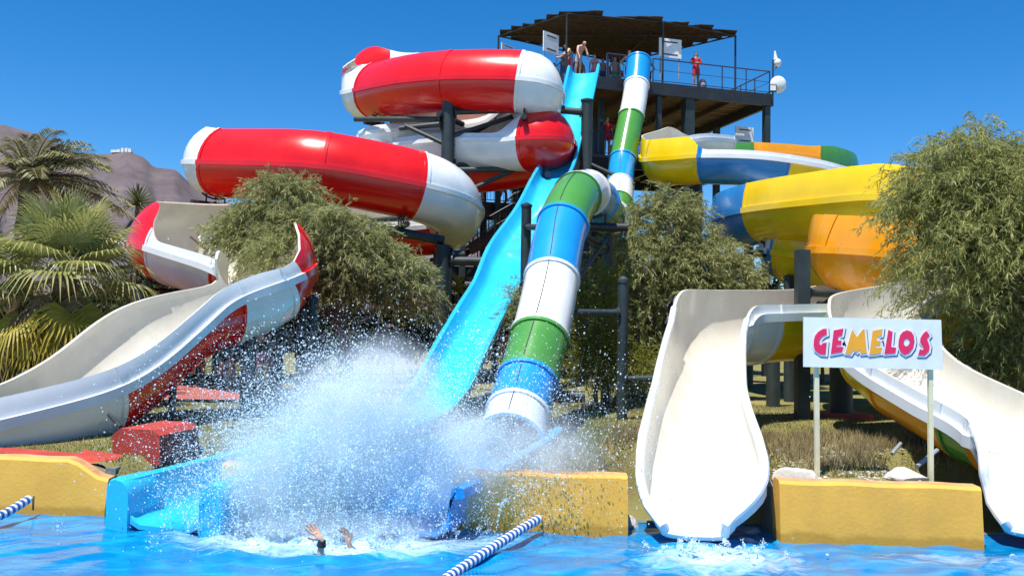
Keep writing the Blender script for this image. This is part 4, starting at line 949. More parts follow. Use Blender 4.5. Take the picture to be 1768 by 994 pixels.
b2 = blobs_px([(1135,385,52,48,.3), (1178,378,46,38,.2), (1222,432,48,36,.3), (1120,450,64,52,0), (1200,470,78,55,-.2), (1258,475,40,42,.3), (1150,530,85,50,0), (1250,520,52,45,.4), (1090,510,48,58,.3), (1130,600,80,50,.2), (1210,580,50,48,.3), (1075,440,26,45,.5), (1100,650,60,40,0), (1155,340,22,18,.2), (1285,470,16,22,.4)], 24.2, .86, 6)
tree('willow_tree', 'olive green bushy tree between the tube slide and the white chute', (P(1160,600,24.2).x, 24.2, 0), b2, 3500, lm_olive, lf=(0.14,0.024), trunk_r=0.16, droop=0.45, per=26, shoot=0.55, noise=.30, shell=.45)
b3 = blobs_px([(1660,290,90,72,0), (1740,310,80,82,-.2), (1625,345,62,62,.1), (1690,400,95,62,-.3), (1620,430,62,52,.2), (1745,450,75,72,-.2), (1660,490,72,48,.1), (1800,380,90,140,-.4), (1745,560,70,55,.1), (1710,610,55,40,.4), (1790,600,60,60,.2), (1770,650,50,35,.5), (1860,480,90,120,-.2), (1590,325,30,28,.2), (1645,235,24,22,.1), (1700,222,26,24,0), (1575,270,18,18,.2), (1548,345,16,20,.2)], 15.0, .88, 26)
tree('willow_tree', 'bright feathery green tree overhanging the twin slides at the right edge', (P(1735,640,15.4).x, 15.4, 0), b3, 5000, lm_right, lf=(0.12,0.015), trunk_r=0.10, droop=0.6, per=30, shoot=0.6, noise=.30, shell=.4)
b4 = blobs_px([(1030,505,28,38,0), (1025,560,34,40,0), (1035,620,42,38,0), (1010,655,30,25,0), (1090,640,28,30,.5)], 20.5)
tree('feathery_shrub', 'yellow green feathery shrub beside the tube slide', (P(1030,660,20.5).x, 20.5, 0), b4, 650, lm_bright, lf=(0.13,0.02), trunk_r=0.05, droop=0.1, per=22, shoot=0.5, cat='shrub', shell=.3)
b5 = blobs_px([(905,555,22,55,0), (915,610,20,30,0)], 22.4)
tree('feathery_shrub', 'small olive shrub between the cyan slide and the tube', (P(910,650,22.4).x, 22.4, 0), b5, 240, lm_olive, lf=(0.11,0.02), trunk_r=0.04, droop=0.1, per=20, shoot=0.4, cat='shrub')
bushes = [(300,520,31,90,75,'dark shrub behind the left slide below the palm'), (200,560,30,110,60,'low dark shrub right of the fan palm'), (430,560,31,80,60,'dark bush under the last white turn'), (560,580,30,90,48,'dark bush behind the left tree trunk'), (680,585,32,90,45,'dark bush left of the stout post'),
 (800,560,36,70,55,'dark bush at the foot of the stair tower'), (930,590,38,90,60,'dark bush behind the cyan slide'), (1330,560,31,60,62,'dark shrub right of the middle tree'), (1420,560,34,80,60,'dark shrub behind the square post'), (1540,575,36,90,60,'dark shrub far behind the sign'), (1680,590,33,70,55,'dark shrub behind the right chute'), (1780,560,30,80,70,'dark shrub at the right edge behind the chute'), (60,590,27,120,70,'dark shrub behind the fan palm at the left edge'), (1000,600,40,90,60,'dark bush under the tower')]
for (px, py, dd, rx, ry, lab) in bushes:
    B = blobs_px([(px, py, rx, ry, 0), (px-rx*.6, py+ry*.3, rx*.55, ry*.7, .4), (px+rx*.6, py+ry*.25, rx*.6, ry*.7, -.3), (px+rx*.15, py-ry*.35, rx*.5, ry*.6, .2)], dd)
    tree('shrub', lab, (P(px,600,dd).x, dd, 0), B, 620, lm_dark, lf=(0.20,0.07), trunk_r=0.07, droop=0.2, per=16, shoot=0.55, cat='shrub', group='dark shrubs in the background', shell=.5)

# ---- palms
def strip(pts, wds, nrm_, fold=0.35):
    """V-folded ribbon along pts; returns list of quads"""
    Q = []; T = [(pts[min(i+1, len(pts)-1)]-pts[max(i-1, 0)]).normalized() for i in range(len(pts))]
    E = []
    for p, t, w_ in zip(pts, T, wds):
        s = t.cross(nrm_); s = s.normalized() if s.length > 1e-5 else Vector((1,0,0)); u = s.cross(t)
        E.append((p + s*w_*0.5 + u*w_*fold, p, p - s*w_*0.5 + u*w_*fold))
    for a, b in zip(E[:-1], E[1:]): Q.append((a[0], b[0], b[1], a[1])); Q.append((a[1], b[1], b[2], a[2]))
    return Q
def qmb(Q):
    mb = MB()
    for q in Q: mb.add(q, [(0,1,2,3)])
    return mb
def fan_frond(org, d_, plen, frad, mt, parent, nseg=34, sag=0.25, mstem=None, tip=0.25):
    d_ = Vector(d_).normalized(); side = d_.cross(Vector((0,0,1))); side = side.normalized() if side.length > .05 else Vector((1,0,0)); up = side.cross(d_)
    hub = org + d_*plen - Vector((0,0,sag*plen*0.5))
    mb = MB(); mb.path([org, org.lerp(hub,.5)+Vector((0,0,sag*plen*.12)), hub], [0.022, 0.016, 0.011], 5)
    st = mb.build('stalk', mstem or mt, parent)
    ax = (d_ - Vector((0,0,sag*0.8))).normalized(); nn = side.cross(ax).normalized(); Q = []
    for k in range(nseg):
        a = R(-128 + 256*k/(nseg-1)); ll = frad*(0.72+0.28*math.cos(a*0.55))*random.uniform(.9,1.05)
        dr = (ax*math.cos(a) + side*math.sin(a) + nn*0.10).normalized(); pts = []
        dz = random.uniform(.7,1.3)*tip
        for j in range(5):
            t = j/4; pts.append(hub + dr*ll*t + nn*(0.05*math.sin(t*3)) - Vector((0,0,dz*ll*max(0,t-.45)**2*2.2)))
        w0 = frad*2*math.pi*(256/360)/nseg; Q += strip(pts, [0.006, w0*.30, w0*.46, w0*.26, 0.002], nn, 0.25)
    f = qmb(Q).build('frond', mt, parent, smooth=0); return f
lm_fan = leaf_mat('fan palm leaf', (0.18, 0.20, 0.06), (0.32, 0.33, 0.11), (0.54, 0.50, 0.21), 0.3, 0.4)
lm_fany = leaf_mat('yellowing fan palm leaf', (0.24, 0.22, 0.03), (0.42, 0.35, 0.04), (0.55, 0.45, 0.09), 0.4, 0.5)
lm_fand = leaf_mat('dry fan palm leaf', (0.13, 0.085, 0.04), (0.25, 0.17, 0.08), (0.42, 0.31, 0.17), 0.25, 0.7)
def fan_palm(lab, base, top, fr, frad, seed, n_up=22, trunk_r=0.22, n_dry=10, yellow=()):
    random.seed(seed); base = Vector(base); top = Vector(top); t = thing('fan_palm', lab, 'palm tree', base, None)
    n_ = 12; pts = [base.lerp(top, k/n_) for k in range(n_+1)]; MB().path(pts, [trunk_r*(1.15 if k % 2 else 0.95) for k in range(n_+1)], 12).build('trunk', mat('palm trunk fibre', (0.16,0.10,0.06), 0.95, var=.4, scale=14, bump=.8), t)
    for k in range(n_up):
        az = 2*math.pi*(k*0.381966) + random.uniform(-.2,.2); el = R(78 - 85*(k/n_up)**1.0 + random.uniform(-8,8))
        fan_frond(top, (math.cos(az)*math.cos(el), math.sin(az)*math.cos(el), math.sin(el)), fr*random.uniform(.8,1.1), frad*random.uniform(.88,1.08), lm_fan, t, sag=0.15+0.25*(k/n_up), tip=.18+.5*(k/n_up))
    for k in range(n_dry):
        az = 2*math.pi*k/n_dry + random.uniform(-.3,.3); el = R(random.uniform(-65,-25))
        fan_frond(top - Vector((0,0,.12)), (math.cos(az)*math.cos(el), math.sin(az)*math.cos(el), math.sin(el)), fr*random.uniform(.6,.95), frad*.8, lm_fand, t, nseg=22, sag=.55, tip=1.0)
    for d_ in yellow: fan_frond(top - Vector((0,0,.1)), d_, fr*.95, frad*.95, lm_fany, t, sag=.6, tip=.9)
    return t
pt = P(112, 480, 18.2)
fan_palm('fan palm with yellowing lower leaves at the left edge', (pt.x-.1, pt.y+.1, 0), pt, 1.05, 1.02, 11, n_up=26, yellow=[(.55,-.75,-.35), (-.45,-.8,-.5), (-.05,-.8,-.75), (.85,-.3,-.4)], n_dry=12)
pt2 = P(-60, 500, 18.5); fan_palm('second fan palm cut by the left picture edge', (pt2.x, pt2.y, 0), pt2, 1.0, .95, 12, n_up=16, n_dry=6)
def feather_palm(lab, base, top, L_, n_f, mt, seed, nleaf=46, ll=0.5, trunk_r=.2, droop=0.9, elr=(75,-15), wind=Vector((0,0,0)), lw=.03):
    random.seed(seed); base = Vector(base); top = Vector(top); t = thing('date_palm', lab, 'palm tree', base)
    n_ = 14; MB().path([base.lerp(top, k/n_) for k in range(n_+1)], [trunk_r*(1.1 if k % 2 else .93) for k in range(n_+1)], 12).build('trunk', mat('date palm trunk', (0.15,0.10,0.065), 0.95, var=.4, scale=14, bump=.8), t)
    for k in range(n_f):
        az = 2*math.pi*k*0.381966 + random.uniform(-.2,.2); el = R(elr[0] + (elr[1]-elr[0])*(k/n_f)**.9 + random.uniform(-6,6))
        d_ = Vector((math.cos(az)*math.cos(el), math.sin(az)*math.cos(el), math.sin(el))); d_ = (d_ + wind*(1-k/n_f*.5)).normalized(); pts = []; ln = L_*random.uniform(.85,1.1)
        for j in range(13):
            s = j/12; pts.append(top + d_*ln*s - Vector((0,0,1))*droop*ln*(s**2.2)*0.5 + wind*ln*s*s*.3)
        mb = MB(); mb.path(pts, [0.022*(1-j/13)+.005 for j in range(13)], 5); rach = mb.build('rachis', mt, t)
        Q = []; side = d_.cross(Vector((0,0,1))).normalized() if abs(d_.z) < .98 else Vector((1,0,0))
        for i in range(nleaf):
            s = 0.12 + 0.88*i/nleaf; x = s*12; j = min(11, int(x)); p = pts[j].lerp(pts[j+1], x-j); tn = (pts[j+1]-pts[j]).normalized()
            l2 = ll*(math.sin(math.pi*min(1, s*.85+.12))**.6)*random.uniform(.85,1.1)
            for sg_ in (-1, 1):
                dd = (side*sg_*0.75 + tn*0.7 + Vector((0,0,random.uniform(-.15,.25)))).normalized()
                Q += strip([p, p+dd*l2*.55, p+dd*l2-Vector((0,0,.25*l2))], [.008, lw, .003], Vector((0,0,1)), .2)
        qmb(Q).build('frond', mt, t, smooth=0)
    return t
lm_date = leaf_mat('grey green date palm leaf', (0.13, 0.135, 0.06), (0.23, 0.225, 0.105), (0.40, 0.36, 0.18), 0.25, 0.5)
pd = P(52, 312, 20.5)
feather_palm('tall grey green date palm leaning in the wind at the left', (pd.x-.3, pd.y, 0), pd, 2.0, 36, lm_date, 21, wind=Vector((.38,0,.02)), ll=.46, lw=.035)
lm_yuc = leaf_mat('dark sword leaf', (0.04, 0.07, 0.02), (0.08, 0.12, 0.035), (0.16, 0.19, 0.07), .25, .45)
def spiky(lab, base, top, n_, ln, mt, seed, name='yucca', cat='plant', el=(85,-30), wd_=.05):
    random.seed(seed); base = Vector(base); top = Vector(top); t = thing(name, lab, cat, base)
    MB().path([base, base.lerp(top,.5), top], [.10,.08,.07], 8).build('trunk', MB_bark, t)
    Q = []
    for k in range(n_):
        az = 2*math.pi*k*.381966; e = R(el[0]+(el[1]-el[0])*k/n_ + random.uniform(-8,8)); d_ = Vector((math.cos(az)*math.cos(e), math.sin(az)*math.cos(e), math.sin(e))); l2 = ln*random.uniform(.8,1.1)
        Q += strip([top, top+d_*l2*.4, top+d_*l2*.75-Vector((0,0,.05*l2)), top+d_*l2-Vector((0,0,.2*l2))], [wd_*.8, wd_, wd_*.7, .004], Vector((0,0,1)), .25)
    qmb(Q).build('leaves', mt, t, smooth=0); return t
for (px, py, dd, n_, ln, lab, mt) in ((238,352,27,90,.75,'dark spiky yucca crown above the lowest red turn',lm_yuc), (345,640,27.5,60,.85,'low spiky plant beside the red footpath',lm_bright), (400,650,28.5,55,.8,'second low spiky plant behind the stout post',lm_yuc), (318,650,29,40,.7,'small yellowish plant behind the walker',lm_fany), (455,640,28,50,.8,'spiky plant behind the black post',lm_bright), (790,500,34,60,.7,'yellow leaved palm at the foot of the tower',lm_fany), (805,540,33,60,.9,'drooping palm plant left of the cyan slide',lm_olive), (440,660,26.5,40,.6,'tiny spiky plant by the path edge',lm_yuc)):
    q = P(px, py, dd); spiky(lab, (q.x, q.y, 0), (q.x, q.y, max(.15, q.z)), n_, ln, mt, int(px))
q = P(395, 560, 26); tk = MB().path([(q.x, q.y, -.1), (q.x+.05, q.y, 1.0), (q.x-.05, q.y, 2.3), (q.x+.1, q.y, 3.4)], [.22,.17,.15,.1], 10)
bt = thing('bare_trunk', 'pale gnarled trunk behind the stout post', 'tree', (q.x, q.y, 0)); tk.build('trunk', mat('pale bark', (.26,.22,.18), .95, var=.3, scale=10, bump=.6), bt)
for k in range(4): MB().path([(q.x, q.y, 2.6), (q.x+random.uniform(-.6,.6), q.y+random.uniform(-.3,.3), 3.4), (q.x+random.uniform(-1.2,1.2), q.y, 4.2)], [.09,.06,.03], 6).build('limb', MB_bark, bt)

# ---- grass
def grass(name, lab, n_, region, hgt, wd_, mt, seed):
    r = np.random.default_rng(seed); x, y = region(r, n_); ok = y > WY(x)+0.30
    x, y = x[ok], y[ok]; z_ = ground_z(x, y); n_ = len(x)
    ok = z_ > -0.2; x, y, z_ = x[ok], y[ok], z_[ok]; n_ = len(x)
    b = np.stack([x, y, z_-.01], 1); d_ = nrm(np.stack([r.normal(0,.45,n_), r.normal(0,.45,n_), np.ones(n_)], 1)); h = hgt*(.4+.9*r.random(n_))
    sd = nrm(np.stack([r.normal(0,1,n_), r.normal(0,.5,n_), 0*x], 1))*wd_
    tip = b + d_*h[:, None]; mid = b + d_*h[:, None]*.5
    Q = np.stack([b-sd, b+sd, mid+sd*.7+(tip-mid)*.1, tip], 1)
    o = bpy.data.objects.new(name, quads_mesh(name, Q, mt)); COL.objects.link(o); tag(o, lab, 'grass', kind='stuff')
lm_lawn = leaf_mat('lawn blade', (0.10,0.115,0.03), (0.17,0.17,0.05), (0.29,0.25,0.10), .3, .7)
lm_dry = leaf_mat('dry weed', (0.17,0.135,0.055), (0.30,0.235,0.11), (0.46,0.39,0.24), .3, .8)
grass('lawn_grass', 'short dry lawn grass on the ground behind the pool', 110000, lambda r, n_: (r.uniform(-11, 10, n_), 10.6 + 12*r.random(n_)**1.4), .055, .006, lm_lawn, 3)
def bank(r, n_):
    c = np.stack([r.uniform(1.3, 6.3, 260), r.uniform(11.0, 14.6, 260)], 1); k = r.integers(0, 260, n_)
    return c[k, 0] + r.normal(0, .10, n_), c[k, 1] + r.normal(0, .10, n_)
grass('dry_weeds', 'dry straw coloured weeds on the bank behind the sign', 16000, bank, .17, .005, lm_dry, 4)
def bank2(r, n_):
    c = np.stack([r.uniform(-.3, 1.4, 60), r.uniform(11.0, 15, 60)], 1); k = r.integers(0, 60, n_)
    return c[k, 0] + r.normal(0, .14, n_), c[k, 1] + r.normal(0, .14, n_)
grass('low_ground_cover', 'low green weeds between the tube slide and the white chute', 9000, bank2, .2, .007, lm_olive, 5)
# scattered pebbles and mulch on the bank
r = np.random.default_rng(9); n_ = 2600; x = r.uniform(2.95, 5.6, n_); y = WY(x)+.3+3.2*r.random(n_)**1.3; z_ = ground_z(x, y); s_ = .006+.028*r.random(n_)**3
ico = [(0,0,1),(.9,0,.2),(-.4,.8,.1),(-.5,-.7,.2),(0,0,-.6)]; fc = [(0,1,2),(0,2,3),(0,3,1),(4,2,1),(4,3,2),(4,1,3)]
pbm = MB()
for i in range(n_):
    a = random.random()*6.28; ca, sa = math.cos(a), math.sin(a); pbm.add([(x[i]+(vx*ca-vy*sa)*s_[i]*1.5, y[i]+(vx*sa+vy*ca)*s_[i]*1.2, z_[i]+vz*s_[i]*.7) for vx, vy, vz in ico], fc)
o = pbm.build('gravel', mat('pale gravel', (.42,.37,.31), .95, var=.35, scale=8), smooth=0); tag(o, 'pale gravel and mulch on the bank behind the sign', 'gravel', kind='stuff')
# ------------------------------------------------------------------ people
SK = [mat('skin tone %d' % i, c, 0.5, var=.06, scale=5) for i, c in enumerate(((.52,.30,.20), (.42,.22,.14), (.60,.36,.25), (.22,.11,.07)))]
CLO = {}
def cloth(n_, c):
    if n_ not in CLO: CLO[n_] = mat('cloth ' + n_, c, .85, var=.12, scale=9, bump=.2)
    return CLO[n_]
CC = {'red': (.55,.02,.03), 'redshort': (.50,.03,.05), 'white': (.72,.74,.76), 'blue': (.03,.08,.25), 'black': (.02,.02,.025), 'navy': (.02,.03,.08), 'orange': (.80,.30,.02), 'print': (.45,.42,.45), 'green': (.05,.20,.10), 'pink': (.6,.12,.25), 'teal': (.05,.25,.28), 'grey': (.2,.2,.22)}
HAIR = [mat('dark hair', (.02,.015,.012), .6), mat('brown hair', (.08,.045,.025), .6)]
BASEJ = {'pel': (0,0,.95,.145,.105), 'sp': (0,0,1.12,.125,.095), 'ch': (0,.01,1.31,.15,.11), 'nk': (0,.015,1.47,.058,.058), 'hb': (0,0,1.545,.07,.075), 'hm': (0,-.01,1.62,.082,.10), 'ht': (0,.005,1.69,.06,.07)}
for s, sg_ in (('l', 1), ('r', -1)):
    BASEJ.update({s+'sh': (.165*sg_,.015,1.415,.068,.062), s+'el': (.225*sg_,.03,1.14,.043,.043), s+'wr': (.235*sg_,-.04,.90,.029,.033), s+'ha': (.235*sg_,-.06,.82,.022,.042), s+'fi': (.23*sg_,-.08,.75,.014,.030),
      s+'hp': (.088*sg_,0,.90,.088,.092), s+'kn': (.095*sg_,-.015,.50,.056,.058), s+'cf': (.097*sg_,.02,.36,.052,.058), s+'an': (.098*sg_,.025,.09,.036,.04), s+'ft': (.105*sg_,-.05,.045,.036,.04), s+'to': (.112*sg_,-.13,.03,.040,.026)})
BONES = [('pel','sp'), ('sp','ch'), ('ch','nk'), ('nk','hb'), ('hb','hm'), ('hm','ht')]
for s in 'lr': BONES += [('ch',s+'sh'), (s+'sh',s+'el'), (s+'el',s+'wr'), (s+'wr',s+'ha'), (s+'ha',s+'fi'), ('pel',s+'hp'), (s+'hp',s+'kn'), (s+'kn',s+'cf'), (s+'cf',s+'an'), (s+'an',s+'ft'), (s+'ft',s+'to')]
POSES = {'stand': {},
 'walk': {'lkn': (.09,-.16,.53), 'lcf': (.09,-.16,.38), 'lan': (.09,-.12,.10), 'lft': (.09,-.20,.05), 'lto': (.09,-.28,.04), 'rkn': (-.09,.05,.50), 'rcf': (-.09,.14,.38), 'ran': (-.09,.28,.14), 'rft': (-.09,.23,.07), 'rto': (-.09,.16,.03), 'lel': (.24,.14,1.16), 'lwr': (.25,.12,.93), 'lha': (.25,.10,.85), 'lfi': (.25,.08,.78), 'rel': (-.24,-.06,1.15), 'rwr': (-.23,-.22,.98), 'rha': (-.23,-.28,.92), 'rfi': (-.23,-.32,.87)},
 'crossed': {'lel': (.23,-.04,1.16), 'lwr': (.05,-.20,1.20), 'lha': (-.03,-.21,1.22), 'lfi': (-.09,-.20,1.23), 'rel': (-.23,-.04,1.16), 'rwr': (-.05,-.22,1.16), 'rha': (.03,-.23,1.17), 'rfi': (.09,-.22,1.18)},
 'akimbo': {'lel': (.36,.06,1.18), 'lwr': (.20,-.06,1.02), 'lha': (.15,-.09,.99), 'lfi': (.12,-.11,.97), 'rel': (-.36,.06,1.18), 'rwr': (-.20,-.06,1.02), 'rha': (-.15,-.09,.99), 'rfi': (-.12,-.11,.97)},
 'lean': {'lel': (.26,-.24,1.18), 'lwr': (.20,-.42,1.10), 'lha': (.18,-.49,1.09), 'lfi': (.17,-.55,1.08), 'rel': (-.26,-.24,1.18), 'rwr': (-.20,-.42,1.10), 'rha': (-.18,-.49,1.09), 'rfi': (-.17,-.55,1.08), 'ch': (0,-.08,1.30), 'nk': (0,-.13,1.44), 'hb': (0,-.16,1.51), 'hm': (0,-.18,1.585), 'ht': (0,-.17,1.655), 'lsh': (.165,-.08,1.39), 'rsh': (-.165,-.08,1.39)},
 'bend': {'sp': (0,-.05,1.08), 'ch': (0,-.22,1.22), 'nk': (0,-.36,1.30), 'hb': (0,-.42,1.33), 'hm': (0,-.48,1.38), 'ht': (0,-.52,1.44), 'lsh': (.165,-.27,1.27), 'rsh': (-.165,-.27,1.27), 'lel': (.24,-.33,1.02), 'lwr': (.20,-.42,.82), 'lha': (.2,-.44,.75), 'lfi': (.2,-.46,.69), 'rel': (-.24,-.33,1.02), 'rwr': (-.20,-.42,.82), 'rha': (-.2,-.44,.75), 'rfi': (-.2,-.46,.69)},
 'reach': {'rel': (-.20,-.26,1.32), 'rwr': (-.18,-.50,1.36), 'rha': (-.17,-.58,1.37), 'rfi': (-.17,-.65,1.37)}}
GARM = {'shorts': [('pel','sp',-.1,.25), ('pel','*hp',0,1), ('*hp','*kn',0,.62)], 'brief': [('pel','sp',-.1,.1), ('pel','*hp',0,1), ('*hp','*kn',0,.22)], 'shirt': [('pel','sp',.25,1), ('sp','ch',0,1), ('ch','nk',0,.55), ('ch','*sh',0,1), ('*sh','*el',0,.75)], 'top': [('sp','ch',.55,1.0), ('ch','nk',0,.15)]}
def skinned(J, bones, root_key, sub=1):
    keys = list(J); ix = {k: i for i, k in enumerate(keys)}; me = bpy.data.meshes.new('body')
    me.from_pydata([J[k][:3] for k in keys], [(ix[a], ix[b]) for a, b in bones], []); o = bpy.data.objects.new('tmp', me); COL.objects.link(o)
    o.modifiers.new('s', 'SKIN'); sub_ = o.modifiers.new('u', 'SUBSURF'); sub_.levels = sub; sub_.render_levels = sub
    for k in keys:
        sv = me.skin_vertices[0].data[ix[k]]; sv.radius = (J[k][3], J[k][4]); sv.use_root = (k == root_key)
    dg = bpy.context.evaluated_depsgraph_get(); out = bpy.data.meshes.new_from_object(o.evaluated_get(dg)); bpy.data.objects.remove(o); bpy.data.meshes.remove(me)
    return out
def person(lab, loc, rz, pose='stand', skin=0, garments=(), hair=0, h=1.72, group=None, female=False):
    J = {k: list(v) for k, v in BASEJ.items()}
    for k, v in POSES[pose].items(): J[k][:3] = v
    if female: J['ch'][3] *= .88; J['pel'][3] *= 1.05; J['sp'][3] *= .86
    sc = h/1.74
    me = skinned(J, BONES, 'pel'); me.materials.append(SK[skin]); me.shade_smooth(); me.name = 'body'
    # a simple face: nose and brow pulled out of the head
    hm = Vector(J['hm'][:3])
    t = thing('person', lab, 'person', loc, group); t.rotation_euler = (0,0,rz); t.scale = (sc,)*3
    bo = bpy.data.objects.new('body', me); COL.objects.link(bo); bo.parent = t
    vs = np.empty(len(me.vertices)*3); me.vertices.foreach_get('co', vs); vs = vs.reshape(-1, 3)
    k = np.argmin(((vs - np.array([hm.x, hm.y-.10, hm.z-.01]))**2).sum(1)); vs[k] += (0, -.022, -.004); me.vertices.foreach_set('co', vs.ravel())
    fc = [list(p.vertices) for p in me.polygons]; cen = np.array([vs[f].mean(0) for f in fc]); nv = np.array([v.normal[:] for v in me.vertices])
    segs = [(a, b, np.array(J[a][:3]), np.array(J[b][:3])) for a, b in BONES]
    best = np.full(len(cen), 1e9); bi = np.zeros(len(cen), int); bt_ = np.zeros(len(cen))
    for i, (a, b, pa, pb_) in enumerate(segs):
        ab = pb_-pa; tt = ((cen-pa)@ab)/(ab@ab); tc = np.clip(tt, 0, 1); dd = np.linalg.norm(cen-(pa+tc[:, None]*ab), axis=1)/((J[a][3]+J[b][3])*.5)
        m_ = dd < best; best[m_] = dd[m_]; bi[m_] = i; bt_[m_] = tc[m_]
    def shell(name, sel, off, mm):
        ids = sorted({v for i in sel for v in fc[i]}); mp = {v: j for j, v in enumerate(ids)}
        if not ids: return
        m2 = bpy.data.meshes.new(name); m2.from_pydata([tuple(vs[v]+nv[v]*off) for v in ids], [], [[mp[v] for v in fc[i]] for i in sel]); m2.materials.append(mm); m2.shade_smooth()
        o = bpy.data.objects.new(name, m2); COL.objects.link(o); o.parent = t
    for g_, c in garments:
        sel = []
        for i in range(len(fc)):
            a, b = segs[bi[i]][:2]
            for ga_, gb_, t0, t1 in GARM[g_]:
                for s in 'lr':
                    if a == ga_.replace('*', s) and b == gb_.replace('*', s) and t0-1e-6 <= bt_[i] <= t1+1e-6: sel.append(i); break
                else: continue
                break
        shell({'shorts': 'shorts', 'brief': 'swimwear', 'shirt': 'shirt', 'top': 'bikini_top'}[g_], sel, .018 if g_ in ('shorts','shirt') else .008, cloth(c, CC[c]))
    sel = [i for i in range(len(fc)) if segs[bi[i]][0] in ('hb','hm') and (cen[i][2] > hm.z+.045 or (cen[i][1] > hm.y+.015 and cen[i][2] > hm.z-.06-.12*female))]
    shell('hair', sel, .014 + .008*female, HAIR[hair])
    return t
top = lambda a, b: TW(a, b, UP+.0)
gt = 'people waiting on the top deck'
person('lifeguard in red shirt and red shorts standing on the top deck corner', top(4.25, .55), .15, 'crossed', 1, [('shorts','redshort'), ('shirt','red')], 0)
person('bare chested bather standing behind the mouth of the tube slide', top(1.55, 1.55), 0, 'akimbo', 2, [('shorts','navy')], 0, h=1.85)
person('bather with hands on hips right of the tube slide mouth', top(2.45, 1.6), .2, 'akimbo', 3, [('shorts','black')], 0, h=1.62)
person('bent over bather in printed shorts at the top of the cyan slide', TW(-1.0, 1.1, UP+.15), .5, 'bend', 2, [('shorts','print')], 1, h=1.78)
person('dark haired bather behind the left rail near the cyan slide', top(-1.2, 2.2), .3, 'lean', 1, [('shorts','blue')], 0)
person('bather in dark trunks standing left behind the cyan slide rim', top(-.55, 2.3), -.2, 'stand', 3, [('shorts','black')], 0, h=1.6)
person('tall bather turned away between the two slide mouths', top(-.1, 3.2), 2.6, 'stand', 1, [('shorts','teal')], 1)
person('short child in navy trunks behind the top rail', top(.45, 1.9), 0, 'stand', 3, [('shorts','navy')], 0, h=1.45)
person('smaller child beside the navy trunks child on the top deck', top(.75, 2.1), .3, 'stand', 3, [('shorts','grey')], 0, h=1.38)
person('slim bather standing just left of the tube slide mouth', top(1.15, 2.2), -.1, 'stand', 1, [('shorts','green')], 0, h=1.68)
person('bather in teal shorts at the rear left of the top deck', top(-1.0, 4.2), .4, 'akimbo', 1, [('shorts','teal')], 1, h=1.74)
person('woman in a pink bikini waiting behind the top rail', top(.1, 2.0), .1, 'stand', 0, [('brief','pink'), ('top','pink')], 1, h=1.62, female=True)
person('bather in grey shirt at the back of the top deck', top(1.9, 3.6), -.3, 'crossed', 3, [('shorts','navy'), ('shirt','grey')], 0, h=1.76)
person('bather leaning on the left side rail of the top deck', top(-1.35, 1.2), -1.2, 'lean', 2, [('shorts','red')], 0, h=1.7)
md = lambda px, dd, zz=MID: Vector((P(px, 300, dd).x, dd, zz))
person('lifeguard in red shirt leaning on the rail of the middle deck', md(1047, 39.4), .2, 'reach', 0, [('shorts','redshort'), ('shirt','red')], 1, h=1.78)
person('dark haired bather seated low behind the uppermost yellow turn', md(1167, 43.0, 9.8), 0, 'stand', 1, [('shorts','black')], 0, h=1.6)
person('bather bending forward behind the uppermost yellow turn', md(1180, 43.3, 9.8), -1.3, 'bend', 2, [('shorts','blue')], 1, h=1.9)
person('woman in a dark bikini standing behind the upper flume', md(1230, 43.9, 9.75), .2, 'stand', 0, [('brief','black'), ('top','black')], 1, h=1.62, female=True)
person('bather walking on the stairs behind the cyan slide', Vector((P(868,330,40.9).x, 40.9, 7.3)), 1.4, 'walk', 2, [('shorts','pink')], 1)
person('bather in orange shirt on the stair landing', Vector((P(834,330,41.2).x, 41.2, 7.3)), -1.2, 'stand', 0, [('shorts','grey'), ('shirt','orange')], 0)
def gp(px, dd): q = P(px, 600, dd); return Vector((q.x, q.y, .065))
person('walker in pale shorts on the red path under the left slide', gp(283, 23.4), 2.9, 'walk', 0, [('shorts','white')], 1, h=1.78)
person('child walking on the red path left of the pale shorts walker', gp(246, 24.2), 1.7, 'walk', 2, [('shorts','blue')], 1, h=1.2)
person('walker behind the thin black prop on the red path', gp(322, 24.6), 1.6, 'walk', 0, [('shorts','green')], 0, h=1.7)
person('second walker close behind the thin black prop', gp(340, 25.0), 1.5, 'walk', 1, [('shorts','teal'), ('shirt','teal')], 1, h=1.66)
person('walker left of the stout capped post on the path', gp(393, 24.8), -1.5, 'walk', 0, [('shorts','black')], 0, h=1.74)
person('walker in dark shirt beside the stout capped post', gp(408, 25.4), 1.5, 'walk', 2, [('shorts','grey'), ('shirt','navy')], 1, h=1.7)
person('walker right of the stout capped post on the path', gp(452, 24.4), 1.4, 'walk', 2, [('shorts','pink')], 0, h=1.72)
person('walker just left of the black post on the path', gp(466, 25.2), -1.4, 'stand', 0, [('shorts','white')], 1, h=1.6)
person('person in an orange shirt standing between the cyan slide and the tube', gp(882, 22.9), .3, 'stand', 1, [('shorts','orange'), ('shirt','orange')], 1, h=1.72)
person('bather near the plants at the foot of the tower', gp(812, 27), .6, 'walk', 2, [('shorts','white')], 1)

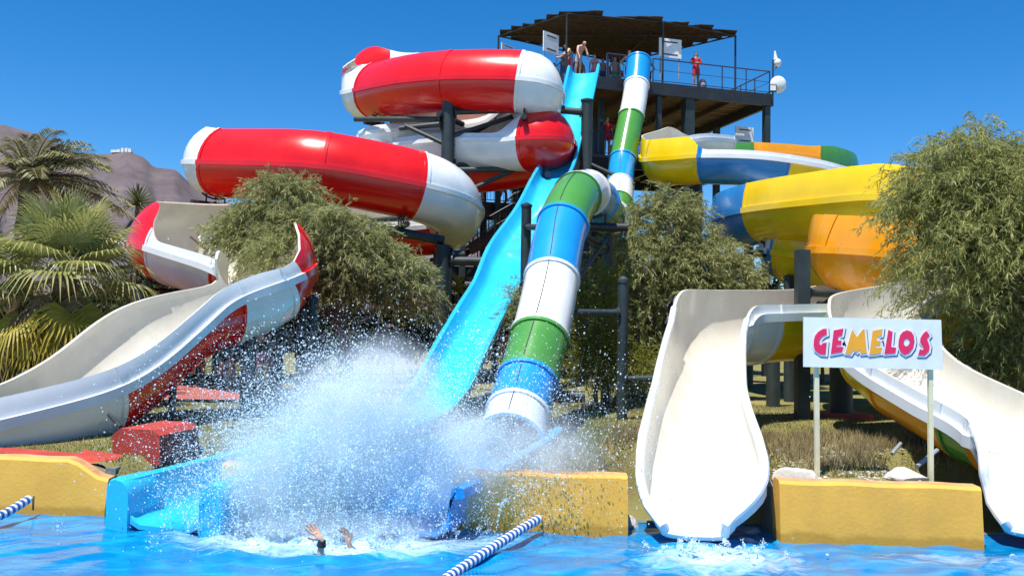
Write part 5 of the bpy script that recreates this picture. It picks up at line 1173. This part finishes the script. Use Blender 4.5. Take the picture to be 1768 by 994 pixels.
# swimmer plunging below the splash: only both hands and one forearm show
def hand_chain(J, B, wr, dirv, palmn, pre, s=1.0, curl=.35, thumb=1):
    dirv = Vector(dirv).normalized(); pn = Vector(palmn); pn = (pn - dirv*pn.dot(dirv)).normalized(); sd = dirv.cross(pn)
    wr = Vector(wr); J[pre+'p'] = (*(wr + dirv*.045*s), .026*s, .020*s); B.append((pre+'w', pre+'p'))
    for k, (off, ln) in enumerate(((-.030,.078), (-.010,.088), (.010,.082), (.029,.064))):
        kn = wr + dirv*(.098-.006*abs(k-1.2))*s + sd*off*s; J[pre+'k%d' % k] = (*kn, .0125*s, .0115*s); B.append((pre+'p', pre+'k%d' % k)); prev = pre+'k%d' % k; p = kn; d_ = (dirv + sd*off*4).normalized()
        for j, fr in enumerate((.45,.32,.23)):
            d_ = (d_ + pn*curl*.55).normalized(); p = p + d_*ln*fr*s; key = pre+'f%d%d' % (k, j); J[key] = (*p, (.0095-.001*j)*s, (.0095-.001*j)*s); B.append((prev, key)); prev = key
    p = wr + dirv*.035*s - sd*.034*s*thumb; J[pre+'t0'] = (*p, .013*s, .012*s); B.append((pre+'p', pre+'t0')); prev = pre+'t0'
    for j, (a_, b_) in enumerate(((.034,.030), (.030,.014))):
        p = p + (dirv*a_ - sd*b_*thumb + pn*.012)*s; key = pre+'t%d' % (j+1); J[key] = (*p, .010*s, .0095*s); B.append((prev, key)); prev = key
DW = 9.12
J = {}; B = []
wr1 = P(556, 931, DW); el1 = P(549, 958, DW-.02) + Vector((0.0, .05, -.16)); wr2 = P(603, 938, DW+.3); el2 = P(612, 968, DW+.35) + Vector((.02, .02, -.2))
mid = (el1+el2)/2 + Vector((0, .12, -.25))
J['pel'] = (mid.x+.1, mid.y+.55, mid.z-.35, .14, .11); J['sp'] = (mid.x+.06, mid.y+.38, mid.z-.25, .13, .1); J['ch'] = (mid.x+.02, mid.y+.18, mid.z-.15, .15, .11); J['nk'] = (mid.x, mid.y+.06, mid.z-.05, .055, .055); J['hm'] = (mid.x, mid.y, mid.z+.03, .085, .09)
B += [('pel','sp'), ('sp','ch'), ('ch','nk'), ('nk','hm')]
for pre, el, wr in (('a', el1, wr1), ('b', el2, wr2)):
    sh = Vector(J['ch'][:3]) + Vector((-.17 if pre == 'a' else .17, -.02, .05)); J[pre+'s'] = (*sh, .06, .06); J[pre+'e'] = (*el, .042, .042); J[pre+'m'] = (*(el.lerp(wr, .55)), .040, .036); J[pre+'w'] = (*wr, .029, .025)
    B += [('ch', pre+'s'), (pre+'s', pre+'e'), (pre+'e', pre+'m'), (pre+'m', pre+'w')]
for s, sg_ in (('l', 1), ('r', -1)):
    pe = Vector(J['pel'][:3]); J[s+'h'] = (pe.x+.09*sg_, pe.y+.08, pe.z-.05, .085, .085); J[s+'k'] = (pe.x+.1*sg_, pe.y+.45, pe.z-.15, .055, .055); J[s+'a'] = (pe.x+.1*sg_, pe.y+.8, pe.z-.05, .04, .04); B += [('pel', s+'h'), (s+'h', s+'k'), (s+'k', s+'a')]
hand_chain(J, B, wr1, P(523, 894, DW)-wr1, (0.5, -1, .2), 'a', 1.18, .15, 1)
hand_chain(J, B, wr2, P(590, 902, DW+.3)-wr2, (-.4, -1, .1), 'b', 1.08, .3, -1)
me = skinned(J, B, 'pel', 2); me.materials.append(SK[2]); me.shade_smooth()
sw = thing('person', 'swimmer under the splash with both open hands raised above the water', 'person', (mid.x, mid.y, -1.6))
for v in me.vertices: v.co -= Vector((mid.x, mid.y, -1.6))
bo = bpy.data.objects.new('body', me); COL.objects.link(bo); bo.parent = sw
a_ = el1.lerp(wr1, .78); b_ = el1.lerp(wr1, .98); MB().cyl(a_, b_, .046, .038, 14, False).build('wristband', cloth('black', CC['black']), sw)

# ------------------------------------------------------------------ boards, dish, backpack on the tower
def board(c, rz, wd_, ht, lab, lines=2, leg=None):
    c = Vector(c); rot = Matrix.Rotation(rz, 3, 'Z'); t = thing('notice_board', lab, 'sign', c, 'white notice boards on the tower')
    MB().box(c + Vector((0,0,ht/2)), (wd_, .04, ht), rot).build('panel', M['board'], t, smooth=0)
    for k in range(lines):
        zz = ht*(.82 - .66*k/max(1, lines-1)); MB().box(c + rot @ Vector((.02, -.025, 0)) + Vector((0,0,zz)), (wd_*.62, .006, ht*.07), rot).build('print_line', M['ink'], t, smooth=0)
    for s in (-1, 1): MB().cyl(c + rot @ Vector((s*wd_*.42, .03, -(leg or .5))), c + rot @ Vector((s*wd_*.42, .03, 0.05)), .03, n=6).build('leg', M['galv'], t)
rzT = math.atan2(E1.y, E1.x)
q = P(951, 92, 38.6); board((q.x, q.y, q.z), rzT+.5, .95, .85, 'white notice board at the left front of the top deck', leg=.3)
q = P(877, 97, 42.5); board((q.x, q.y, q.z), rzT+.6, .95, .52, 'low white board on the left rear rail of the top deck', leg=.3)
q = P(1157, 100, 39.3); board((q.x, q.y, q.z), rzT, 1.05, .82, 'white notice board right of the tube slide mouth', leg=.9)
q = P(1285, 248, 42.6); board((q.x, q.y, q.z), rzT, .95, .78, 'white notice board on the middle deck behind the upper flume', leg=.8)
q = P(1134, 207, 39.6); board((q.x, q.y, q.z), rzT+1.1, .45, .5, 'narrow white board beside the middle deck column', leg=.2)
dq = TW(7.7, 0.0, UP); ds = thing('horn_speaker', 'white round loudspeaker with floodlight on the deck corner', 'speaker', dq)
MB().cyl(dq, dq + Vector((0,0,1.55)), .035, n=8).build('pole', M['steel2'], ds)
MB().sphere(dq + Vector((.22,-.05,.45)), .36, 16, 10, (1,.55,1.05)).build('round_housing', M['white'], ds)
MB().box(dq + Vector((-.08,-.25,.22)), (.32,.1,.3)).build('floodlight_frame', M['steel2'], ds, smooth=0); MB().box(dq + Vector((-.08,-.31,.22)), (.24,.02,.22)).build('floodlight_glass', M['white'], ds, smooth=0)
MB().sphere(dq + Vector((.2,0,1.42)), .17, 12, 8, (1,1,1.1)).build('lamp_globe', M['white'], ds); MB().cyl(dq + Vector((.12,0,1.55)), dq + Vector((.08,0,1.95)), .10, .03, 10).build('horn', M['white'], ds)
MB().path([dq + Vector((0,0,1.1)), dq + Vector((.1,0,1.15)), dq + Vector((.2,0,1.3))], .025, 6).build('bracket', M['steel2'], ds)
bp = top(4.55, .5); bk_ = thing('backpack', 'dark backpack standing at the feet of the top lifeguard', 'bag', bp)
MB().sphere(bp + Vector((0,0,.27)), .27, 12, 8, (.62,.5,1)).build('bag_body', cloth('navy', CC['navy']), bk_); MB().sphere(bp + Vector((0,-.1,.2)), .16, 10, 6, (.75,.5,1)).build('front_pocket', cloth('grey', CC['grey']), bk_)

# ------------------------------------------------------------------ splash droplets
def drop_mat(clear):
    m = bpy.data.materials.new('spray droplets'); m.use_nodes = True; n = m.node_tree; b = n.nodes['Principled BSDF']
    b.inputs['Base Color'].default_value = (.88, .955, 1, 1); b.inputs['Roughness'].default_value = .2; b.inputs['IOR'].default_value = 1.33
    tr = n.nodes.new('ShaderNodeBsdfTranslucent'); tr.inputs[0].default_value = (.93, .98, 1, 1); ms = n.nodes.new('ShaderNodeMixShader'); ms.inputs[0].default_value = .5
    tp_ = n.nodes.new('ShaderNodeBsdfTransparent'); tp_.inputs[0].default_value = (.88, .97, 1, 1); m3 = n.nodes.new('ShaderNodeMixShader'); m3.inputs[0].default_value = clear
    n.links.new(b.outputs[0], ms.inputs[1]); n.links.new(tr.outputs[0], ms.inputs[2]); n.links.new(ms.outputs[0], m3.inputs[1]); n.links.new(tp_.outputs[0], m3.inputs[2]); n.links.new(m3.outputs[0], n.nodes['Material Output'].inputs[0]); return m
MD_FINE = drop_mat(.74); MD_BIG = drop_mat(.25)
def droplets(name, lab, pos, rad, MD):
    n_ = len(pos); me = bpy.data.meshes.new(name); me.vertices.add(n_); me.vertices.foreach_set('co', pos.astype(np.float32).ravel())
    at = me.attributes.new('rad', 'FLOAT', 'POINT'); at.data.foreach_set('value', rad.astype(np.float32)); me.materials.append(MD)
    o = bpy.data.objects.new(name, me); COL.objects.link(o); tag(o, lab, 'splash', kind='stuff')
    ng = bpy.data.node_groups.new(name, 'GeometryNodeTree'); ng.interface.new_socket('Geometry', in_out='INPUT', socket_type='NodeSocketGeometry'); ng.interface.new_socket('Geometry', in_out='OUTPUT', socket_type='NodeSocketGeometry')
    N = ng.nodes; gi = N.new('NodeGroupInput'); go = N.new('NodeGroupOutput'); ip = N.new('GeometryNodeInstanceOnPoints'); ic = N.new('GeometryNodeMeshIcoSphere'); ic.inputs['Radius'].default_value = 1.0; ic.inputs['Subdivisions'].default_value = 1
    sm = N.new('GeometryNodeSetMaterial'); sm.inputs['Material'].default_value = MD; na = N.new('GeometryNodeInputNamedAttribute'); na.data_type = 'FLOAT'; na.inputs['Name'].default_value = 'rad'
    ng.links.new(gi.outputs[0], ip.inputs['Points']); ng.links.new(ic.outputs[0], sm.inputs[0]); ng.links.new(sm.outputs[0], ip.inputs['Instance']); ng.links.new(na.outputs[0], ip.inputs['Scale']); ng.links.new(ip.outputs[0], go.inputs[0])
    md_ = o.modifiers.new('drops', 'NODES'); md_.node_group = ng; return o
def jets(r, nj, per, src, ssd, v0, vsd, tj=.10, jit=.06, vmin=1.0):
    s = np.array(src) + r.standard_normal((nj, 3))*np.array(ssd); v = np.array(v0) + r.standard_normal((nj, 3))*np.array(vsd); v[:, 2] = np.maximum(np.abs(v[:, 2]), vmin); v[:, 2] = np.where(v[:, 2] > 6.5, 5.2+1.3*r.random(nj), v[:, 2])
    T_ = 2*v[:, 2]/9.81; t0 = r.random(nj)*.86; t = np.clip(t0[:, None] + r.normal(0, tj, (nj, per)), .02, .98)*T_[:, None]
    vv = v[:, None, :] + r.standard_normal((nj, per, 3))*(jit*np.linalg.norm(v, axis=1))[:, None, None]
    p = s[:, None, :] + vv*t[:, :, None]; p[:, :, 2] -= .5*9.81*t**2; return p.reshape(-1, 3)
r = np.random.default_rng(42); W0 = WATER
A_ = jets(r, 950, 150, (-1.95, 10.0, W0), (.62,.25,.02), (.22, .15, 5.1), (.78,.5,1.0), jit=.06)
B_ = jets(r, 420, 110, (-2.3, 10.0, W0), (.4,.2,.02), (-.85, .1, 3.7), (.5,.4,.8), jit=.06)
C_ = jets(r, 640, 90, (-1.1, 10.4, W0), (.6,.3,.02), (1.5, .2, 4.3), (.95,.4,1.1), jit=.07)
D_ = jets(r, 200, 110, (-1.85, 9.95, W0), (.8,.3,.02), (0, 0, 2.2), (.6,.4,.9), jit=.12)
F_ = np.concatenate([jets(r, 110, 420, (-1.95, 10.0, W0), (.5,.22,.02), (.25,.1,4.7), (.7,.4,1.1), tj=.16, jit=.022), jets(r, 40, 300, (-1.2, 10.3, W0), (.6,.25,.02), (1.4,.1,4.0), (.8,.3,1.0), tj=.18, jit=.02)])
pos = np.concatenate([A_, B_, C_, D_, F_]); n_ = len(pos); rad = .0022 + .0022*r.random(n_) + .007*(r.random(n_) < .16)*r.random(n_) + .012*(r.random(n_) < .014)*r.random(n_)
ok = pos[:, 2] > WATER-.02
big = rad > .0056; rad = np.where(big, rad*.82, rad)
droplets('splash_spray', 'veil of very fine droplets around the big splash', pos[ok & ~big], rad[ok & ~big], MD_FINE)
droplets('splash', 'big white splash of flying drops beside the cyan slide', pos[ok & big], rad[ok & big], MD_BIG)
E_ = np.concatenate([jets(r, 60, 60, (2.05, 9.45, W0), (.35,.12,.01), (0,-.3,1.0), (.4,.3,.4), vmin=.3), jets(r, 30, 60, (5.6, 9.35, W0), (.3,.1,.01), (0,-.3,.8), (.4,.3,.3), vmin=.3)])
droplets('chute_spray', 'fine spray where the white chutes meet the water', E_, .0025+.004*r.random(len(E_)), MD_BIG)

# soft mist inside the splash
def mist_mat(lobes, k):
    m = bpy.data.materials.new('splash mist'); m.use_nodes = True; n = m.node_tree; n.nodes.clear(); L = n.links
    out = n.nodes.new('ShaderNodeOutputMaterial'); pv = n.nodes.new('ShaderNodeVolumePrincipled'); pv.inputs['Color'].default_value = (.97, .99, 1, 1); pv.inputs['Anisotropy'].default_value = 0.0
    geo = n.nodes.new('ShaderNodeNewGeometry'); acc = None
    for c, rr in lobes:
        a = n.nodes.new('ShaderNodeVectorMath'); a.operation = 'SUBTRACT'; a.inputs[1].default_value = c; L.new(geo.outputs['Position'], a.inputs[0])
        b = n.nodes.new('ShaderNodeVectorMath'); b.operation = 'DIVIDE'; b.inputs[1].default_value = rr; L.new(a.outputs[0], b.inputs[0])
        dt = n.nodes.new('ShaderNodeVectorMath'); dt.operation = 'DOT_PRODUCT'; L.new(b.outputs[0], dt.inputs[0]); L.new(b.outputs[0], dt.inputs[1])
        mr = n.nodes.new('ShaderNodeMapRange'); mr.interpolation_type = 'SMOOTHSTEP'; mr.inputs[1].default_value = 1.0; mr.inputs[2].default_value = 0.0; L.new(dt.outputs['Value'], mr.inputs[0])
        if acc is None: acc = mr.outputs[0]
        else:
            ad = n.nodes.new('ShaderNodeMath'); ad.operation = 'ADD'; L.new(acc, ad.inputs[0]); L.new(mr.outputs[0], ad.inputs[1]); acc = ad.outputs[0]
    no = n.nodes.new('ShaderNodeTexNoise'); no.inputs['Scale'].default_value = 2.6; no.inputs['Detail'].default_value = 5; no.inputs['Roughness'].default_value = .65; no.inputs['Distortion'].default_value = .5; L.new(geo.outputs['Position'], no.inputs['Vector'])
    nr = n.nodes.new('ShaderNodeMapRange'); nr.inputs[1].default_value = .34; nr.inputs[2].default_value = .66; nr.inputs[3].default_value = .15; nr.inputs[4].default_value = 1.6; L.new(no.outputs['Fac'], nr.inputs[0])
    mu = n.nodes.new('ShaderNodeMath'); mu.operation = 'MULTIPLY'; L.new(acc, mu.inputs[0]); L.new(nr.outputs[0], mu.inputs[1])
    m2 = n.nodes.new('ShaderNodeMath'); m2.operation = 'MULTIPLY'; m2.inputs[1].default_value = k; L.new(mu.outputs[0], m2.inputs[0])
    L.new(m2.outputs[0], pv.inputs['Density']); L.new(pv.outputs[0], out.inputs['Volume']); return m
lobes = [((-1.75, 10.0, .5), (.95, .55, 1.0)), ((-1.35, 10.05, .95), (.75, .5, .7)), ((-2.35, 10.0, .1), (.9, .5, .75)), ((-1.8, 9.8, -.52), (1.3, .5, .3)), ((-.75, 10.2, .2), (.8, .45, .75)), ((.1, 10.6, .15), (1.15, .45, .75))]
mm_ = MB().sphere((-1.35, 10.05, .32), 1.0, 24, 14, (3.1, .95, 1.75)); mo = mm_.build('splash_mist', mist_mat(lobes, 2.2)); tag(mo, 'soft white mist hanging in the middle of the splash', 'splash', kind='stuff')
for v in mo.data.vertices: v.co.z = max(v.co.z, WATER+.06)
